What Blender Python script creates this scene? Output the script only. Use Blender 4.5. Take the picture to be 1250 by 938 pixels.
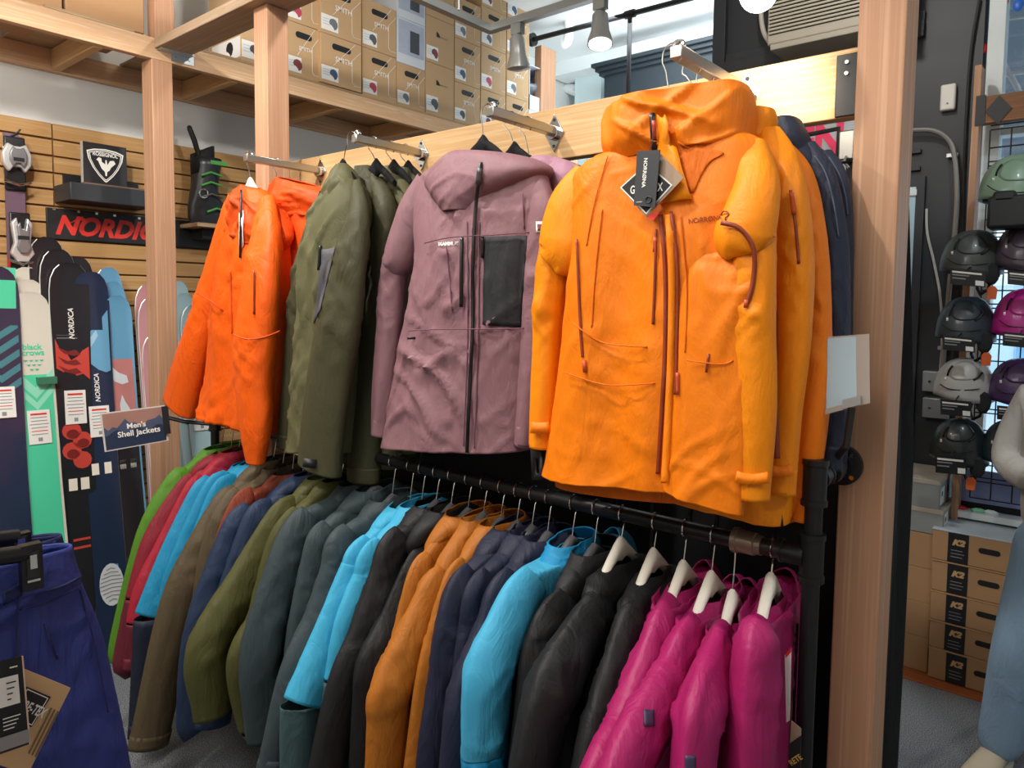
import bpy, math, random
from mathutils import Vector, Matrix, noise
from mathutils.bvhtree import BVHTree
for o in list(bpy.data.objects): bpy.data.objects.remove(o)
SC = bpy.context.scene
COL = SC.collection
PI = math.pi
# ---------------------------------------------------------------- camera
FPX, CX, CY, CAMH = 876.36, 625.0, 428.14, 1.6
YAW, PITCH, ROLL = 0.6963977, 0.06839, 0.0119446
def _axes():
    cy, sy, cp, sp = math.cos(YAW), math.sin(YAW), math.cos(PITCH), math.sin(PITCH)
    f = Vector((-sy*cp, cy*cp, -sp)); r0 = Vector((cy, sy, 0)); u0 = r0.cross(f)
    return r0*math.cos(ROLL)+u0*math.sin(ROLL), u0*math.cos(ROLL)-r0*math.sin(ROLL), f
RR, UU, FF = _axes()
EYE = Vector((0, 0, CAMH))
cam_d = bpy.data.cameras.new('camera'); cam = bpy.data.objects.new('camera', cam_d); COL.objects.link(cam)
cam_d.sensor_width = 36; cam_d.lens = FPX/1250*36; cam_d.shift_y = (CY-469)/1250; cam_d.clip_start = .02
cam.matrix_world = Matrix(((RR.x, UU.x, -FF.x, 0), (RR.y, UU.y, -FF.y, 0), (RR.z, UU.z, -FF.z, CAMH), (0, 0, 0, 1)))
SC.camera = cam
def ray(x, y): return FF+RR*((x-CX)/FPX)-UU*((y-CY)/FPX)
def onY(x, y, Y): d = ray(x, y); return EYE+d*(Y/d.y)
def onX(x, y, X): d = ray(x, y); return EYE+d*(X/d.x)
def onZ(x, y, Z): d = ray(x, y); return EYE+d*((Z-CAMH)/d.z)
def dep(x, y, D): return EYE+ray(x, y)*D
def onP(x, y, P, N): d = ray(x, y); return EYE+d*((P-EYE).dot(N)/d.dot(N))
# ---------------------------------------------------------------- world, lights, exposure
w = bpy.data.worlds.new('daylight'); SC.world = w; w.use_nodes = True
w.node_tree.nodes['Background'].inputs[0].default_value = (.72, .87, 1, 1)
w.node_tree.nodes['Background'].inputs[1].default_value = 1.6
def lamp(kind, name, loc, target, power, color, size=.3, size_y=None, angle=70, blend=.6):
    d = bpy.data.lights.new(name, kind); o = bpy.data.objects.new(name, d); COL.objects.link(o)
    o.location = loc; o.rotation_euler = (Vector(target)-Vector(loc)).to_track_quat('-Z', 'Y').to_euler()
    d.energy = power; d.color = color
    if kind == 'AREA':
        d.size = size
        if size_y: d.shape = 'RECTANGLE'; d.size_y = size_y
    else:
        d.shadow_soft_size = size
        if kind == 'SPOT': d.spot_size = math.radians(angle); d.spot_blend = blend
    return o
WARM = (1, .87, .70); NEUT = (1, .95, .88); COOL = (.86, .95, 1)
lamp('SPOT', 'track_and_fill_spot', (-2.05, .62, 3.25), (-1.3, 1.25, 1.5), 92, NEUT, .035, angle=70)
lamp('SPOT', 'track_and_fill_spot', (-1.15, .55, 3.25), (-.7, 1.2, 1.5), 84, NEUT, .035, angle=64)
lamp('SPOT', 'track_and_fill_spot', (-2.85, .6, 3.25), (-2.2, 1.3, 1.5), 74, NEUT, .035, angle=62)
lamp('SPOT', 'track_and_fill_spot', (-1.7, .3, 3.25), (-3.75, 1.2, 1.7), 125, NEUT, .06, angle=96)
lamp('SPOT', 'track_and_fill_spot', (-1.4, 1.9, 3.25), (-3.6, 1.8, 2.4), 50, NEUT, .06, angle=95)
lamp('AREA', 'ceiling_fill_light', (-1.2, -1.0, 3.5), (-1.2, -.6, 0), 75, NEUT, 2.4, 1.2)  # added unseen fill for the room's general ambient light
lamp('AREA', 'ceiling_fill_light', (-2.3, 4.3, 3.55), (-2.9, 5.3, 2.6), 34, COOL, 1.2, .8)  # added unseen fill brightening the far wall
lamp('SPOT', 'track_and_fill_spot', (-2.3, .2, 2.62), (-3.75, 1.3, 2.45), 34, NEUT, .08, angle=105)  # added unseen low spot, brightening the white wall and loft underside
lamp('SPOT', 'track_and_fill_spot', (1.3, 1.1, 3.2), (-.3, 1.7, 1.4), 45, COOL, .1, angle=60)  # added unseen spot standing in for daylight on the right post's side
lamp('SPOT', 'track_and_fill_spot', (-.9, 2.5, 3.3), (-1.25, 3.85, 2.85), 32, NEUT, .06, angle=100)  # added unseen spot brightening the dark facade and air conditioner
lamp('SPOT', 'track_and_fill_spot', (.3, 1.9, 3.3), (-.2, 3.4, 1.0), 50, COOL, .08, angle=75)  # added unseen spot brightening the window corner in place of daylight
lamp('AREA', 'far_bay_fill_light', (-2.6, 4.5, 2.3), (-2.6, 4.6, 3.6), 16, COOL, 1.6, .6)  # added upward fill hidden in the far bay, brightening wall and ceiling
vs = SC.view_settings
vs.view_transform = 'Standard'; vs.look = 'None'; vs.gamma = 1; vs.use_curve_mapping = False; vs.exposure = 0.08
# ---------------------------------------------------------------- helpers
def link(o, parent=None):
    COL.objects.link(o)
    if parent is not None:
        o.parent = parent
        if parent.type == 'EMPTY': o.matrix_parent_inverse = parent.matrix_basis.inverted()
    return o
def tag(o, label=None, cat=None, group=None, kind=None):
    if label: o['label'] = label
    if cat: o['category'] = cat
    if group: o['group'] = group
    if kind: o['kind'] = kind
    return o
def thing(name, label, cat, loc, group=None, rz=0):
    o = bpy.data.objects.new(name, None); o.empty_display_size = .05
    o.matrix_basis = Matrix.Translation(Vector(loc))@Matrix.Rotation(rz, 4, 'Z')
    COL.objects.link(o); return tag(o, label, cat, group)
def mk(name, verts, faces, mat, parent=None, sharp=40, bevel=0, bseg=2, solid=0, uvs=None):
    me = bpy.data.meshes.new(name); me.from_pydata([tuple(v) for v in verts], [], faces); me.update()
    me.polygons.foreach_set('use_smooth', [True]*len(me.polygons))
    if sharp < 180: me.set_sharp_from_angle(angle=math.radians(sharp))
    if mat: me.materials.append(mat)
    if uvs:
        uv = me.uv_layers.new(name='UVMap'); k = 0
        for p in me.polygons:
            for li, vi in zip(p.loop_indices, p.vertices): uv.data[li].uv = uvs[vi]
    o = bpy.data.objects.new(name, me); link(o, parent)
    if solid: m = o.modifiers.new('s', 'SOLIDIFY'); m.thickness = solid; m.offset = 0
    if bevel: m = o.modifiers.new('b', 'BEVEL'); m.width = bevel; m.segments = bseg; m.limit_method = 'ANGLE'
    return o
class MB:
    def __init__(s): s.v = []; s.f = []
    def add(s, v, f):
        k = len(s.v); s.v += [Vector(q) for q in v]; s.f += [tuple(i+k for i in g) for g in f]; return s
    def box(s, x0, x1, y0, y1, z0, z1):
        return s.add([(x0,y0,z0),(x1,y0,z0),(x1,y1,z0),(x0,y1,z0),(x0,y0,z1),(x1,y0,z1),(x1,y1,z1),(x0,y1,z1)],
                     [(0,3,2,1),(4,5,6,7),(0,1,5,4),(1,2,6,5),(2,3,7,6),(3,0,4,7)])
    def obox(s, c, ax, ay, az):      # centre and three half-vectors
        c = Vector(c); P = [c+ax*i+ay*j+az*k for k in (-1,1) for i,j in ((-1,-1),(1,-1),(1,1),(-1,1))]
        return s.add(P, [(0,3,2,1),(4,5,6,7),(0,1,5,4),(1,2,6,5),(2,3,7,6),(3,0,4,7)])
    def tube(s, path, r, n=10, cap=True):
        path = [Vector(p) for p in path]; rs = r if isinstance(r, (list, tuple)) else [r]*len(path)
        k0 = len(s.v); prev = None
        for i, p in enumerate(path):
            t = (path[min(i+1, len(path)-1)]-path[max(i-1, 0)]).normalized()
            if prev is None: a = t.orthogonal().normalized()
            else: a = (prev-t*prev.dot(t)).normalized()
            prev = a; b = t.cross(a)
            for j in range(n): q = 2*PI*j/n; s.v.append(p+(a*math.cos(q)+b*math.sin(q))*rs[i])
        for i in range(len(path)-1):
            for j in range(n):
                j2 = (j+1) % n; s.f.append((k0+i*n+j, k0+i*n+j2, k0+(i+1)*n+j2, k0+(i+1)*n+j))
        if cap:
            s.f.append(tuple(k0+j for j in reversed(range(n)))); s.f.append(tuple(k0+(len(path)-1)*n+j for j in range(n)))
        return s
    def prism(s, poly, O, A, B, N, d):   # poly in (a,b), thickness d along N
        O, A, B, N = Vector(O), Vector(A), Vector(B), Vector(N); n = len(poly)
        return s.add([O+A*a+B*b for a, b in poly]+[O+A*a+B*b+N*d for a, b in poly],
                     [tuple(reversed(range(n))), tuple(range(n, 2*n))]+[(i, (i+1) % n, n+(i+1) % n, n+i) for i in range(n)])
    def rings(s, rs, close=True, c0=False, c1=False):
        k0 = len(s.v); n = len(rs[0])
        for r in rs: s.v += [Vector(q) for q in r]
        for i in range(len(rs)-1):
            for j in range(n if close else n-1):
                j2 = (j+1) % n; s.f.append((k0+i*n+j, k0+i*n+j2, k0+(i+1)*n+j2, k0+(i+1)*n+j))
        if c0: s.f.append(tuple(k0+j for j in reversed(range(n))))
        if c1: s.f.append(tuple(k0+(len(rs)-1)*n+j for j in range(n)))
        return s
    def build(s, name, mat, parent=None, **k): return mk(name, s.v, s.f, mat, parent, **k)
def bx(name, mat, parent, *a, **k): return MB().box(*a).build(name, mat, parent, **k)
def arc(c, r, a0, a1, A, B, n=10):
    return [Vector(c)+Vector(A)*(r*math.cos(a0+(a1-a0)*i/n))+Vector(B)*(r*math.sin(a0+(a1-a0)*i/n)) for i in range(n+1)]
def cr(pts, n):                      # Catmull-Rom through vectors / tuples, n samples per span
    P = [tuple(p) for p in pts]; out = []; m = len(P)
    for i in range(m-1):
        p0, p1, p2, p3 = P[max(i-1, 0)], P[i], P[i+1], P[min(i+2, m-1)]
        for k in range(n):
            t = k/n
            out.append(tuple(.5*(2*b+(c-a)*t+(2*a-5*b+4*c-d)*t*t+(3*b-a-3*c+d)*t**3) for a, b, c, d in zip(p0, p1, p2, p3)))
    out.append(P[-1]); return out
X3, Y3, Z3 = Vector((1,0,0)), Vector((0,1,0)), Vector((0,0,1))
# ---------------------------------------------------------------- materials
MATS = {}
def nodes(name):
    m = bpy.data.materials.new(name); m.use_nodes = True; nt = m.node_tree
    return m, nt, nt.nodes['Principled BSDF']
def srgb(h):
    h = h.lstrip('#'); c = [int(h[i:i+2], 16)/255 for i in (0, 2, 4)]
    return tuple(x/12.92 if x <= .04045 else ((x+.055)/1.055)**2.4 for x in c)+(1,)
def plain(name, hexc, rough=.5, metal=0, bump=0, bscale=200, spec=.5, emit=0, trans=0, alpha=1, vary=0, coat=0):
    if name in MATS: return MATS[name]
    m, nt, b = nodes(name); c = srgb(hexc)
    b.inputs['Base Color'].default_value = c; b.inputs['Roughness'].default_value = rough; b.inputs['Metallic'].default_value = metal
    b.inputs['Specular IOR Level'].default_value = spec; b.inputs['Transmission Weight'].default_value = trans; b.inputs['Alpha'].default_value = alpha
    b.inputs['Coat Weight'].default_value = coat
    if emit: b.inputs['Emission Color'].default_value = c; b.inputs['Emission Strength'].default_value = emit
    tc = nt.nodes.new('ShaderNodeTexCoord')
    nz = nt.nodes.new('ShaderNodeTexNoise'); nz.inputs['Scale'].default_value = bscale; nz.inputs['Detail'].default_value = 3
    nt.links.new(tc.outputs['Object'], nz.inputs['Vector'])
    if vary:
        n2 = nt.nodes.new('ShaderNodeTexNoise'); n2.inputs['Scale'].default_value = 9; n2.inputs['Detail'].default_value = 4
        nt.links.new(tc.outputs['Object'], n2.inputs['Vector'])
        mx = nt.nodes.new('ShaderNodeMix'); mx.data_type = 'RGBA'
        mx.inputs[6].default_value = tuple(x*(1-vary) for x in c[:3])+(1,); mx.inputs[7].default_value = tuple(min(1, x*(1+vary)) for x in c[:3])+(1,)
        nt.links.new(n2.outputs[0], mx.inputs[0]); nt.links.new(mx.outputs[2], b.inputs['Base Color'])
    if bump:
        bp = nt.nodes.new('ShaderNodeBump'); bp.inputs['Strength'].default_value = bump; bp.inputs['Distance'].default_value = .002
        nt.links.new(nz.outputs[0], bp.inputs['Height']); nt.links.new(bp.outputs[0], b.inputs['Normal'])
    MATS[name] = m; return m
def wood(name, light, dark, axis=2, scale=1, rough=.55, rings=.5, along=1.1, warp=.8):
    m, nt, b = nodes(name); L = nt.links.new
    tc = nt.nodes.new('ShaderNodeTexCoord'); oi = nt.nodes.new('ShaderNodeObjectInfo')
    cmb = nt.nodes.new('ShaderNodeCombineXYZ')
    mul = nt.nodes.new('ShaderNodeMath'); mul.operation = 'MULTIPLY'; mul.inputs[1].default_value = 37
    L(oi.outputs['Random'], mul.inputs[0])
    for i in range(3): L(mul.outputs[0], cmb.inputs[i])
    ad = nt.nodes.new('ShaderNodeVectorMath'); L(tc.outputs['Object'], ad.inputs[0]); L(cmb.outputs[0], ad.inputs[1])
    mp = nt.nodes.new('ShaderNodeMapping'); s = [26*scale]*3; s[axis] = along*scale; mp.inputs['Scale'].default_value = s
    L(ad.outputs[0], mp.inputs[0])
    n1 = nt.nodes.new('ShaderNodeTexNoise'); n1.inputs['Scale'].default_value = 1; n1.inputs['Detail'].default_value = 3; n1.inputs['Distortion'].default_value = warp
    L(mp.outputs[0], n1.inputs['Vector'])
    m2 = nt.nodes.new('ShaderNodeMapping'); s = [170*scale]*3; s[axis] = 2.5*scale; m2.inputs['Scale'].default_value = s; L(ad.outputs[0], m2.inputs[0])
    n2 = nt.nodes.new('ShaderNodeTexNoise'); n2.inputs['Scale'].default_value = 1; n2.inputs['Detail'].default_value = 2; L(m2.outputs[0], n2.inputs['Vector'])
    # growth-ring streaks
    sn = nt.nodes.new('ShaderNodeMath'); sn.operation = 'SINE'; ml = nt.nodes.new('ShaderNodeMath'); ml.operation = 'MULTIPLY'; ml.inputs[1].default_value = 42
    L(n1.outputs[0], ml.inputs[0]); L(ml.outputs[0], sn.inputs[0])
    mr = nt.nodes.new('ShaderNodeMapRange'); mr.inputs[1].default_value = -1; mr.inputs[2].default_value = 1; mr.inputs[4].default_value = rings; L(sn.outputs[0], mr.inputs[0])
    av = nt.nodes.new('ShaderNodeMath'); av.operation = 'MULTIPLY_ADD'; av.inputs[1].default_value = 1.6; L(n2.outputs[0], av.inputs[0]); L(mr.outputs[0], av.inputs[2])
    # sparse knots
    kn = nt.nodes.new('ShaderNodeTexVoronoi'); kn.inputs['Scale'].default_value = 1; m3 = nt.nodes.new('ShaderNodeMapping')
    s = [8.0]*3; s[axis] = 3.2; m3.inputs['Scale'].default_value = s; L(ad.outputs[0], m3.inputs[0]); L(m3.outputs[0], kn.inputs['Vector'])
    kr = nt.nodes.new('ShaderNodeMapRange'); kr.inputs[1].default_value = .04; kr.inputs[2].default_value = .12; kr.inputs[3].default_value = .9; kr.inputs[4].default_value = 0
    L(kn.outputs['Distance'], kr.inputs[0])
    sm = nt.nodes.new('ShaderNodeMath'); sm.operation = 'ADD'; sm.use_clamp = True; L(av.outputs[0], sm.inputs[0]); L(kr.outputs[0], sm.inputs[1])
    mx = nt.nodes.new('ShaderNodeMix'); mx.data_type = 'RGBA'; mx.inputs[6].default_value = srgb(light); mx.inputs[7].default_value = srgb(dark)
    L(sm.outputs[0], mx.inputs[0]); L(mx.outputs[2], b.inputs['Base Color'])
    bp = nt.nodes.new('ShaderNodeBump'); bp.inputs['Strength'].default_value = .12; bp.inputs['Distance'].default_value = .001
    L(n2.outputs[0], bp.inputs['Height']); L(bp.outputs[0], b.inputs['Normal']); b.inputs['Roughness'].default_value = rough
    b.inputs['Specular IOR Level'].default_value = .3
    MATS[name] = m; return m
def fabric(name, hexc, rough=.62, crease=.35, sheen=.0):
    if name in MATS: return MATS[name]
    m, nt, b = nodes(name); L = nt.links.new; c = srgb(hexc)
    tc = nt.nodes.new('ShaderNodeTexCoord')
    mp = nt.nodes.new('ShaderNodeMapping'); mp.inputs['Scale'].default_value = (13, 13, 5); mp.inputs['Rotation'].default_value = (.35, .5, .2); L(tc.outputs['Object'], mp.inputs[0])
    n1 = nt.nodes.new('ShaderNodeTexNoise'); n1.inputs['Scale'].default_value = 1; n1.inputs['Detail'].default_value = 5; n1.inputs['Distortion'].default_value = 1.0; n1.inputs['Roughness'].default_value = .55
    L(mp.outputs[0], n1.inputs['Vector'])
    sb = nt.nodes.new('ShaderNodeMath'); sb.operation = 'SUBTRACT'; sb.inputs[1].default_value = .5; L(n1.outputs[0], sb.inputs[0])
    ab = nt.nodes.new('ShaderNodeMath'); ab.operation = 'ABSOLUTE'; L(sb.outputs[0], ab.inputs[0])
    b1 = nt.nodes.new('ShaderNodeBump'); b1.inputs['Strength'].default_value = crease; b1.inputs['Distance'].default_value = .035; L(ab.outputs[0], b1.inputs['Height'])
    n2 = nt.nodes.new('ShaderNodeTexNoise'); n2.inputs['Scale'].default_value = 900; n2.inputs['Detail'].default_value = 1; L(tc.outputs['Object'], n2.inputs['Vector'])
    b2 = nt.nodes.new('ShaderNodeBump'); b2.inputs['Strength'].default_value = .12; b2.inputs['Distance'].default_value = .001; L(n2.outputs[0], b2.inputs['Height']); L(b1.outputs[0], b2.inputs['Normal'])
    L(b2.outputs[0], b.inputs['Normal'])
    n3 = nt.nodes.new('ShaderNodeTexNoise'); n3.inputs['Scale'].default_value = 420; L(tc.outputs['Object'], n3.inputs['Vector'])
    mx = nt.nodes.new('ShaderNodeMix'); mx.data_type = 'RGBA'; mx.inputs[6].default_value = tuple(x*.9 for x in c[:3])+(1,); mx.inputs[7].default_value = tuple(min(1, x*1.1) for x in c[:3])+(1,)
    L(n3.outputs[0], mx.inputs[0]); L(mx.outputs[2], b.inputs['Base Color'])
    b.inputs['Roughness'].default_value = rough; b.inputs['Specular IOR Level'].default_value = .32; b.inputs['Sheen Weight'].default_value = sheen
    MATS[name] = m; return m
W_POST = wood('fir post', '#d6b090', '#b4886a', 2, 1, rings=.3, along=.3, warp=.15)
W_X = wood('fir board along the wall', '#e8cda2', '#cba372', 0, 1, rings=.35)
W_Y = wood('fir joist', '#ead0b0', '#cda680', 1, 1, rings=.38)
W_X2 = wood('weathered fir plank', '#cdb9a2', '#a58d74', 0, 1, rings=.3)
W_SLAT = wood('maple slatwall', '#cfae80', '#b48a57', 1, .5, rings=.25)
W_FLOOR = wood('red oak floor', '#b8703f', '#8a4a26', 0, .8, rings=.3)
W_PLY = wood('plywood deck', '#cdb698', '#a88c68', 1, .6, rings=.25)
W_GROOVE = plain('slatwall groove', '#6e4a28', .8)
STEEL = plain('chrome', '#d8d8d6', .16, 1)
DSTEEL = plain('brushed steel', '#b4b1aa', .3, 1)
GALV = plain('galvanised steel', '#b9c0c4', .4, .8, vary=.15)
BLACK = plain('black satin', '#15161a', .5)
BLACKP = plain('black iron pipe', '#1c1c1e', .42, .3, bump=.15, bscale=120)
IRON = plain('worn iron', '#8a7866', .38, .5, bump=.3, bscale=90, vary=.3)
WHITE = plain('white plastic', '#e4e2da', .4)
IVORY = plain('ivory plastic', '#f2ebdd', .38)
PAPER = plain('white paper', '#e9e8e4', .7)
KRAFT = plain('kraft cardboard', '#bd9c74', .75, bump=.1, bscale=60, vary=.05)
KRAFTD = plain('brown cardboard', '#ad865f', .75, bump=.1, bscale=60, vary=.06)
INK = plain('black ink', '#17181a', .6)
GREYINK = plain('grey ink', '#8d8f92', .7)
WINK = plain('white ink', '#ece9e2', .6)
REDINK = plain('red ink', '#d8332a', .5)
CHAR = plain('charcoal paint', '#2e3136', .5, bump=.1, bscale=40)
WALLW = plain('white wall paint', '#dfe0dc', .75, bump=.05, bscale=30)
CEILW = plain('white ceiling paint', '#eef3f3', .8)
GLASSY = plain('clear acrylic', '#f4fbff', .08, trans=.95, alpha=.35)
# ---------------------------------------------------------------- lettering and decals
TXT = {}
def textgeo(body, bold=0, shear=0, space=1):
    k = (body, bold, shear, space)
    if k in TXT: return TXT[k]
    cu = bpy.data.curves.new('lettering', 'FONT'); cu.body = body; cu.offset = bold; cu.shear = shear; cu.space_character = space; cu.resolution_u = 3
    cu.space_line = .85
    cu.align_x = 'CENTER'; cu.align_y = 'CENTER'
    o = bpy.data.objects.new('lettering', cu); COL.objects.link(o)
    me = bpy.data.meshes.new_from_object(o.evaluated_get(bpy.context.evaluated_depsgraph_get()))
    v = [q.co.copy() for q in me.vertices]; f = [tuple(p.vertices) for p in me.polygons]
    bpy.data.objects.remove(o); bpy.data.curves.remove(cu); bpy.data.meshes.remove(me)
    x0 = min(q.x for q in v); x1 = max(q.x for q in v); y0 = min(q.y for q in v); y1 = max(q.y for q in v)
    v = [((q.x-(x0+x1)/2)/(x1-x0), (q.y-(y0+y1)/2)/(x1-x0)) for q in v]   # width 1
    TXT[k] = (v, f); return TXT[k]
def text(parent, body, O, A, B, width, mat, bold=0, shear=0, space=1, name='lettering', hscale=1):
    v, f = textgeo(body, bold, shear, space); O, A, B = Vector(O), Vector(A).normalized(), Vector(B).normalized()
    return mk(name, [O+A*(x*width)+B*(y*width*hscale) for x, y in v], f, mat, parent, sharp=180)
def bvh_of(objs):
    v, f = [], []
    for o in objs:
        k = len(v); v += [q.co.copy() for q in o.data.vertices]; f += [tuple(i+k for i in p.vertices) for p in o.data.polygons]
    return BVHTree.FromPolygons(v, f)
def hit(bv, x, y, lift=.002, fall=None):
    d = ray(x, y).normalized(); r = bv.ray_cast(EYE, d)
    if r[0] is None: return fall
    n = r[1] if r[1].dot(d) < 0 else -r[1]
    return r[0]+n*lift
def ribbon(name, bv, pts, wpx, mat, parent, lift=.002, step=6):
    pts = cr(pts, max(2, int(sum(math.dist(pts[i], pts[i+1]) for i in range(len(pts)-1))/step/(len(pts)-1))))
    L, Rr = [], []
    for i, p in enumerate(pts):
        a = pts[max(i-1, 0)]; b = pts[min(i+1, len(pts)-1)]; t = Vector((b[0]-a[0], b[1]-a[1])).normalized(); n = (-t.y, t.x)
        l = (p[0]-n[0]*wpx/2, p[1]-n[1]*wpx/2); r = (p[0]+n[0]*wpx/2, p[1]+n[1]*wpx/2)
        ds = [(h-EYE).length for h in (hit(bv, *l, lift), hit(bv, *r, lift), hit(bv, *p, lift)) if h is not None]
        if not ds: continue
        L.append((l, min(ds))); Rr.append((r, min(ds)))
    n = len(L)
    D_ = [min(q[1] for q in L[max(0, i-2):i+3]) for i in range(n)]; D_ = [sum(D_[max(0, i-1):i+2])/len(D_[max(0, i-1):i+2]) for i in range(n)]
    L = [EYE+ray(*q[0]).normalized()*D_[i] for i, q in enumerate(L)]; Rr = [EYE+ray(*q[0]).normalized()*D_[i] for i, q in enumerate(Rr)]
    if n < 2: return None
    return mk(name, L+Rr, [(i, i+1, n+i+1, n+i) for i in range(n-1)], mat, parent, sharp=180, solid=.002)
def patch(name, bv, quad, mat, parent, nu=10, nv=10, lift=.002, solid=.002):
    (ax, ay), (bx_, by), (cx, cy), (dx, dy) = quad; V = []; F = []; last = None
    for j in range(nv+1):
        for i in range(nu+1):
            u, v = i/nu, j/nv
            x = (ax*(1-u)+bx_*u)*(1-v)+(dx*(1-u)+cx*u)*v; y = (ay*(1-u)+by*u)*(1-v)+(dy*(1-u)+cy*u)*v
            h = hit(bv, x, y, lift, last); last = h; V.append(h)
    if any(q is None for q in V): return None
    for j in range(nv):
        for i in range(nu): k = j*(nu+1)+i; F.append((k, k+1, k+nu+2, k+nu+1))
    return mk(name, V, F, mat, parent, sharp=180, solid=solid)
def textpx(parent, bv, body, c, wpx, ang, mat, bold=0, shear=0, space=1, name='lettering', hs=1):
    v, f = textgeo(body, bold, shear, space); ca, sa = math.cos(ang), math.sin(ang); P = []; last = None
    for x, y in v:
        X, Y = x*wpx, -y*wpx*hs; h = hit(bv, c[0]+X*ca-Y*sa, c[1]+X*sa+Y*ca, .0025, last); last = h; P.append(h)
    P = [q if q is not None else last for q in P]
    if last is None: return None
    return mk(name, P, f, mat, parent, sharp=180)
def fold(p, seed, a1=.008, a2=.005, f1=9, f2=1.8):
    """height of the drape: long soft folds plus sparse sharp creases running in three directions"""
    h = p.x-p.y
    r = noise.noise(Vector((h*f1+seed, seed*.7+p.y*2, p.z*f2+seed*1.3)))*a1
    wv = noise.noise_vector(Vector((h*5, p.z*5, seed)))*.05
    hx_, zx_ = h+wv.x, p.z+wv.y
    for k, (c, s) in enumerate(((.97, .24), (.8, -.6), (.45, .89))):
        u = (hx_*c+zx_*s)*17; v = (-hx_*s+zx_*c)*4.5
        n = abs(noise.noise(Vector((u+seed*3.1, v-seed, k*7.3))))
        m = max(0, noise.noise(Vector((h*4.5+k*9, p.z*4.5-seed, seed+k)))+.25)
        r += max(0, 1-n*4.2)**1.6*a2*m*1.5
    return r
def cloth(rows, N, nseg=36, nsub=5, seed=1, a1=.008, a2=.006, power=.7, f1=9, f2=1.8):
    """closed loft of (left, right, half thickness) rows with drape folds along N"""
    flat = cr([tuple(L)+tuple(R)+(t,) for L, R, t in rows], nsub); out = []
    for e in flat:
        L, R, t = Vector(e[:3]), Vector(e[3:6]), e[6]; ring = []
        for j in range(nseg):
            q = 2*PI*j/nseg; c, s = math.cos(q), math.sin(q); b = (L+R)/2+(R-L)/2*c; k = abs(s)**power
            sg = 1 if s >= 0 else -1
            ring.append(b+N*(sg*k*(t+fold(b+N*sg*.3, seed, a1, a2, f1, f2))))
        out.append(ring)
    return out
def sleeve(path, rw, rn, N, nseg=20, nsub=6, seed=1, amp=.006, bends=(), lens=1.25):
    """flattened tube along path with in-plane half width rw and half thickness rn; creases gather round the bends"""
    flat = cr([tuple(p)+(a, b) for p, a, b in zip(path, rw, rn)], nsub); out = []; m = len(flat)
    P = [Vector(e[:3]) for e in flat]; acc = 0
    for i, e in enumerate(flat):
        t = (P[min(i+1, m-1)]-P[max(i-1, 0)]).normalized(); a = t.cross(N).normalized(); n = a.cross(t).normalized()
        if i: acc += (P[i]-P[i-1]).length
        u = i/max(1, m-1); bw = .12+.9*sum(math.exp(-((u-b)/.10)**2) for b in bends); ring = []
        for j in range(nseg):
            q = 2*PI*j/nseg; c, s = math.cos(q), math.sin(q); d = a*(c*e[3])+n*((1 if s > 0 else -1)*abs(s)**lens*e[4])
            g = c*e[3]
            k1 = noise.noise(Vector((acc*4+seed, g*14+seed, s*1.5)))*amp*.8
            cw = abs(noise.noise(Vector((acc*15+g*9+seed, g*7-acc*3, seed*.3+s)))); cw2 = abs(noise.noise(Vector((acc*13-g*12+seed*2, g*6, 3+s))))
            k2 = (max(0, 1-cw*3.6)**1.5+max(0, 1-cw2*3.6)**1.5)*amp*bw
            ring.append(P[i]+d+n*((1 if s > 0 else -1)*abs(s)**.7*(k1+k2))+a*(c*k1*.5))
        out.append(ring)
    return out
def rmesh(name, rings, mat, parent, c0=False, c1=False, solid=0, sharp=75):
    return MB().rings(rings, True, c0, c1).build(name, mat, parent, sharp=sharp, solid=solid)
# ================================================================ SETTING
def struct(o): o['kind'] = 'structure'; return o
CARPET = plain('grey carpet', '#7d8186', .95, bump=.9, bscale=420, vary=.12)
# speckled carpet
def carpet_mat():
    m, nt, b = nodes('speckled carpet'); L = nt.links.new; tc = nt.nodes.new('ShaderNodeTexCoord')
    n = nt.nodes.new('ShaderNodeTexNoise'); n.inputs['Scale'].default_value = 260; n.inputs['Detail'].default_value = 2; L(tc.outputs['Object'], n.inputs['Vector'])
    r = nt.nodes.new('ShaderNodeValToRGB'); r.color_ramp.elements[0].position = .38; r.color_ramp.elements[1].position = .64
    r.color_ramp.elements[0].color = srgb('#44474c'); r.color_ramp.elements[1].color = srgb('#8d9196'); L(n.outputs[0], r.inputs[0]); L(r.outputs[0], b.inputs['Base Color'])
    bp = nt.nodes.new('ShaderNodeBump'); bp.inputs['Strength'].default_value = .6; bp.inputs['Distance'].default_value = .004; L(n.outputs[0], bp.inputs['Height']); L(bp.outputs[0], b.inputs['Normal'])
    b.inputs['Roughness'].default_value = .95; b.inputs['Specular IOR Level'].default_value = .1; return m
struct(bx('floor', carpet_mat(), None, -4, 1.6, -1.6, 3.385, -.05, 0))
fl = struct(bx('floor_boards', W_FLOOR, None, -4, 1.6, 3.385, 5.4, -.05, -.004))
for i in range(6):
    y0 = 3.39+i*.085; bx('plank', W_FLOOR, fl, -2.2+(i % 2)*.4, 1.5, y0, y0+.082, -.004, .001, bevel=.001)
WX = -3.75
wl = struct(bx('wall_left', W_GROOVE, None, WX-.12, WX-.012, -1.6, 5.4, 0, 2.384))
struct(bx('wall_left_upper', WALLW, None, WX-.12, WX-.02, -1.6, 5.4, 2.384, 3.6))
first = None
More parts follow.
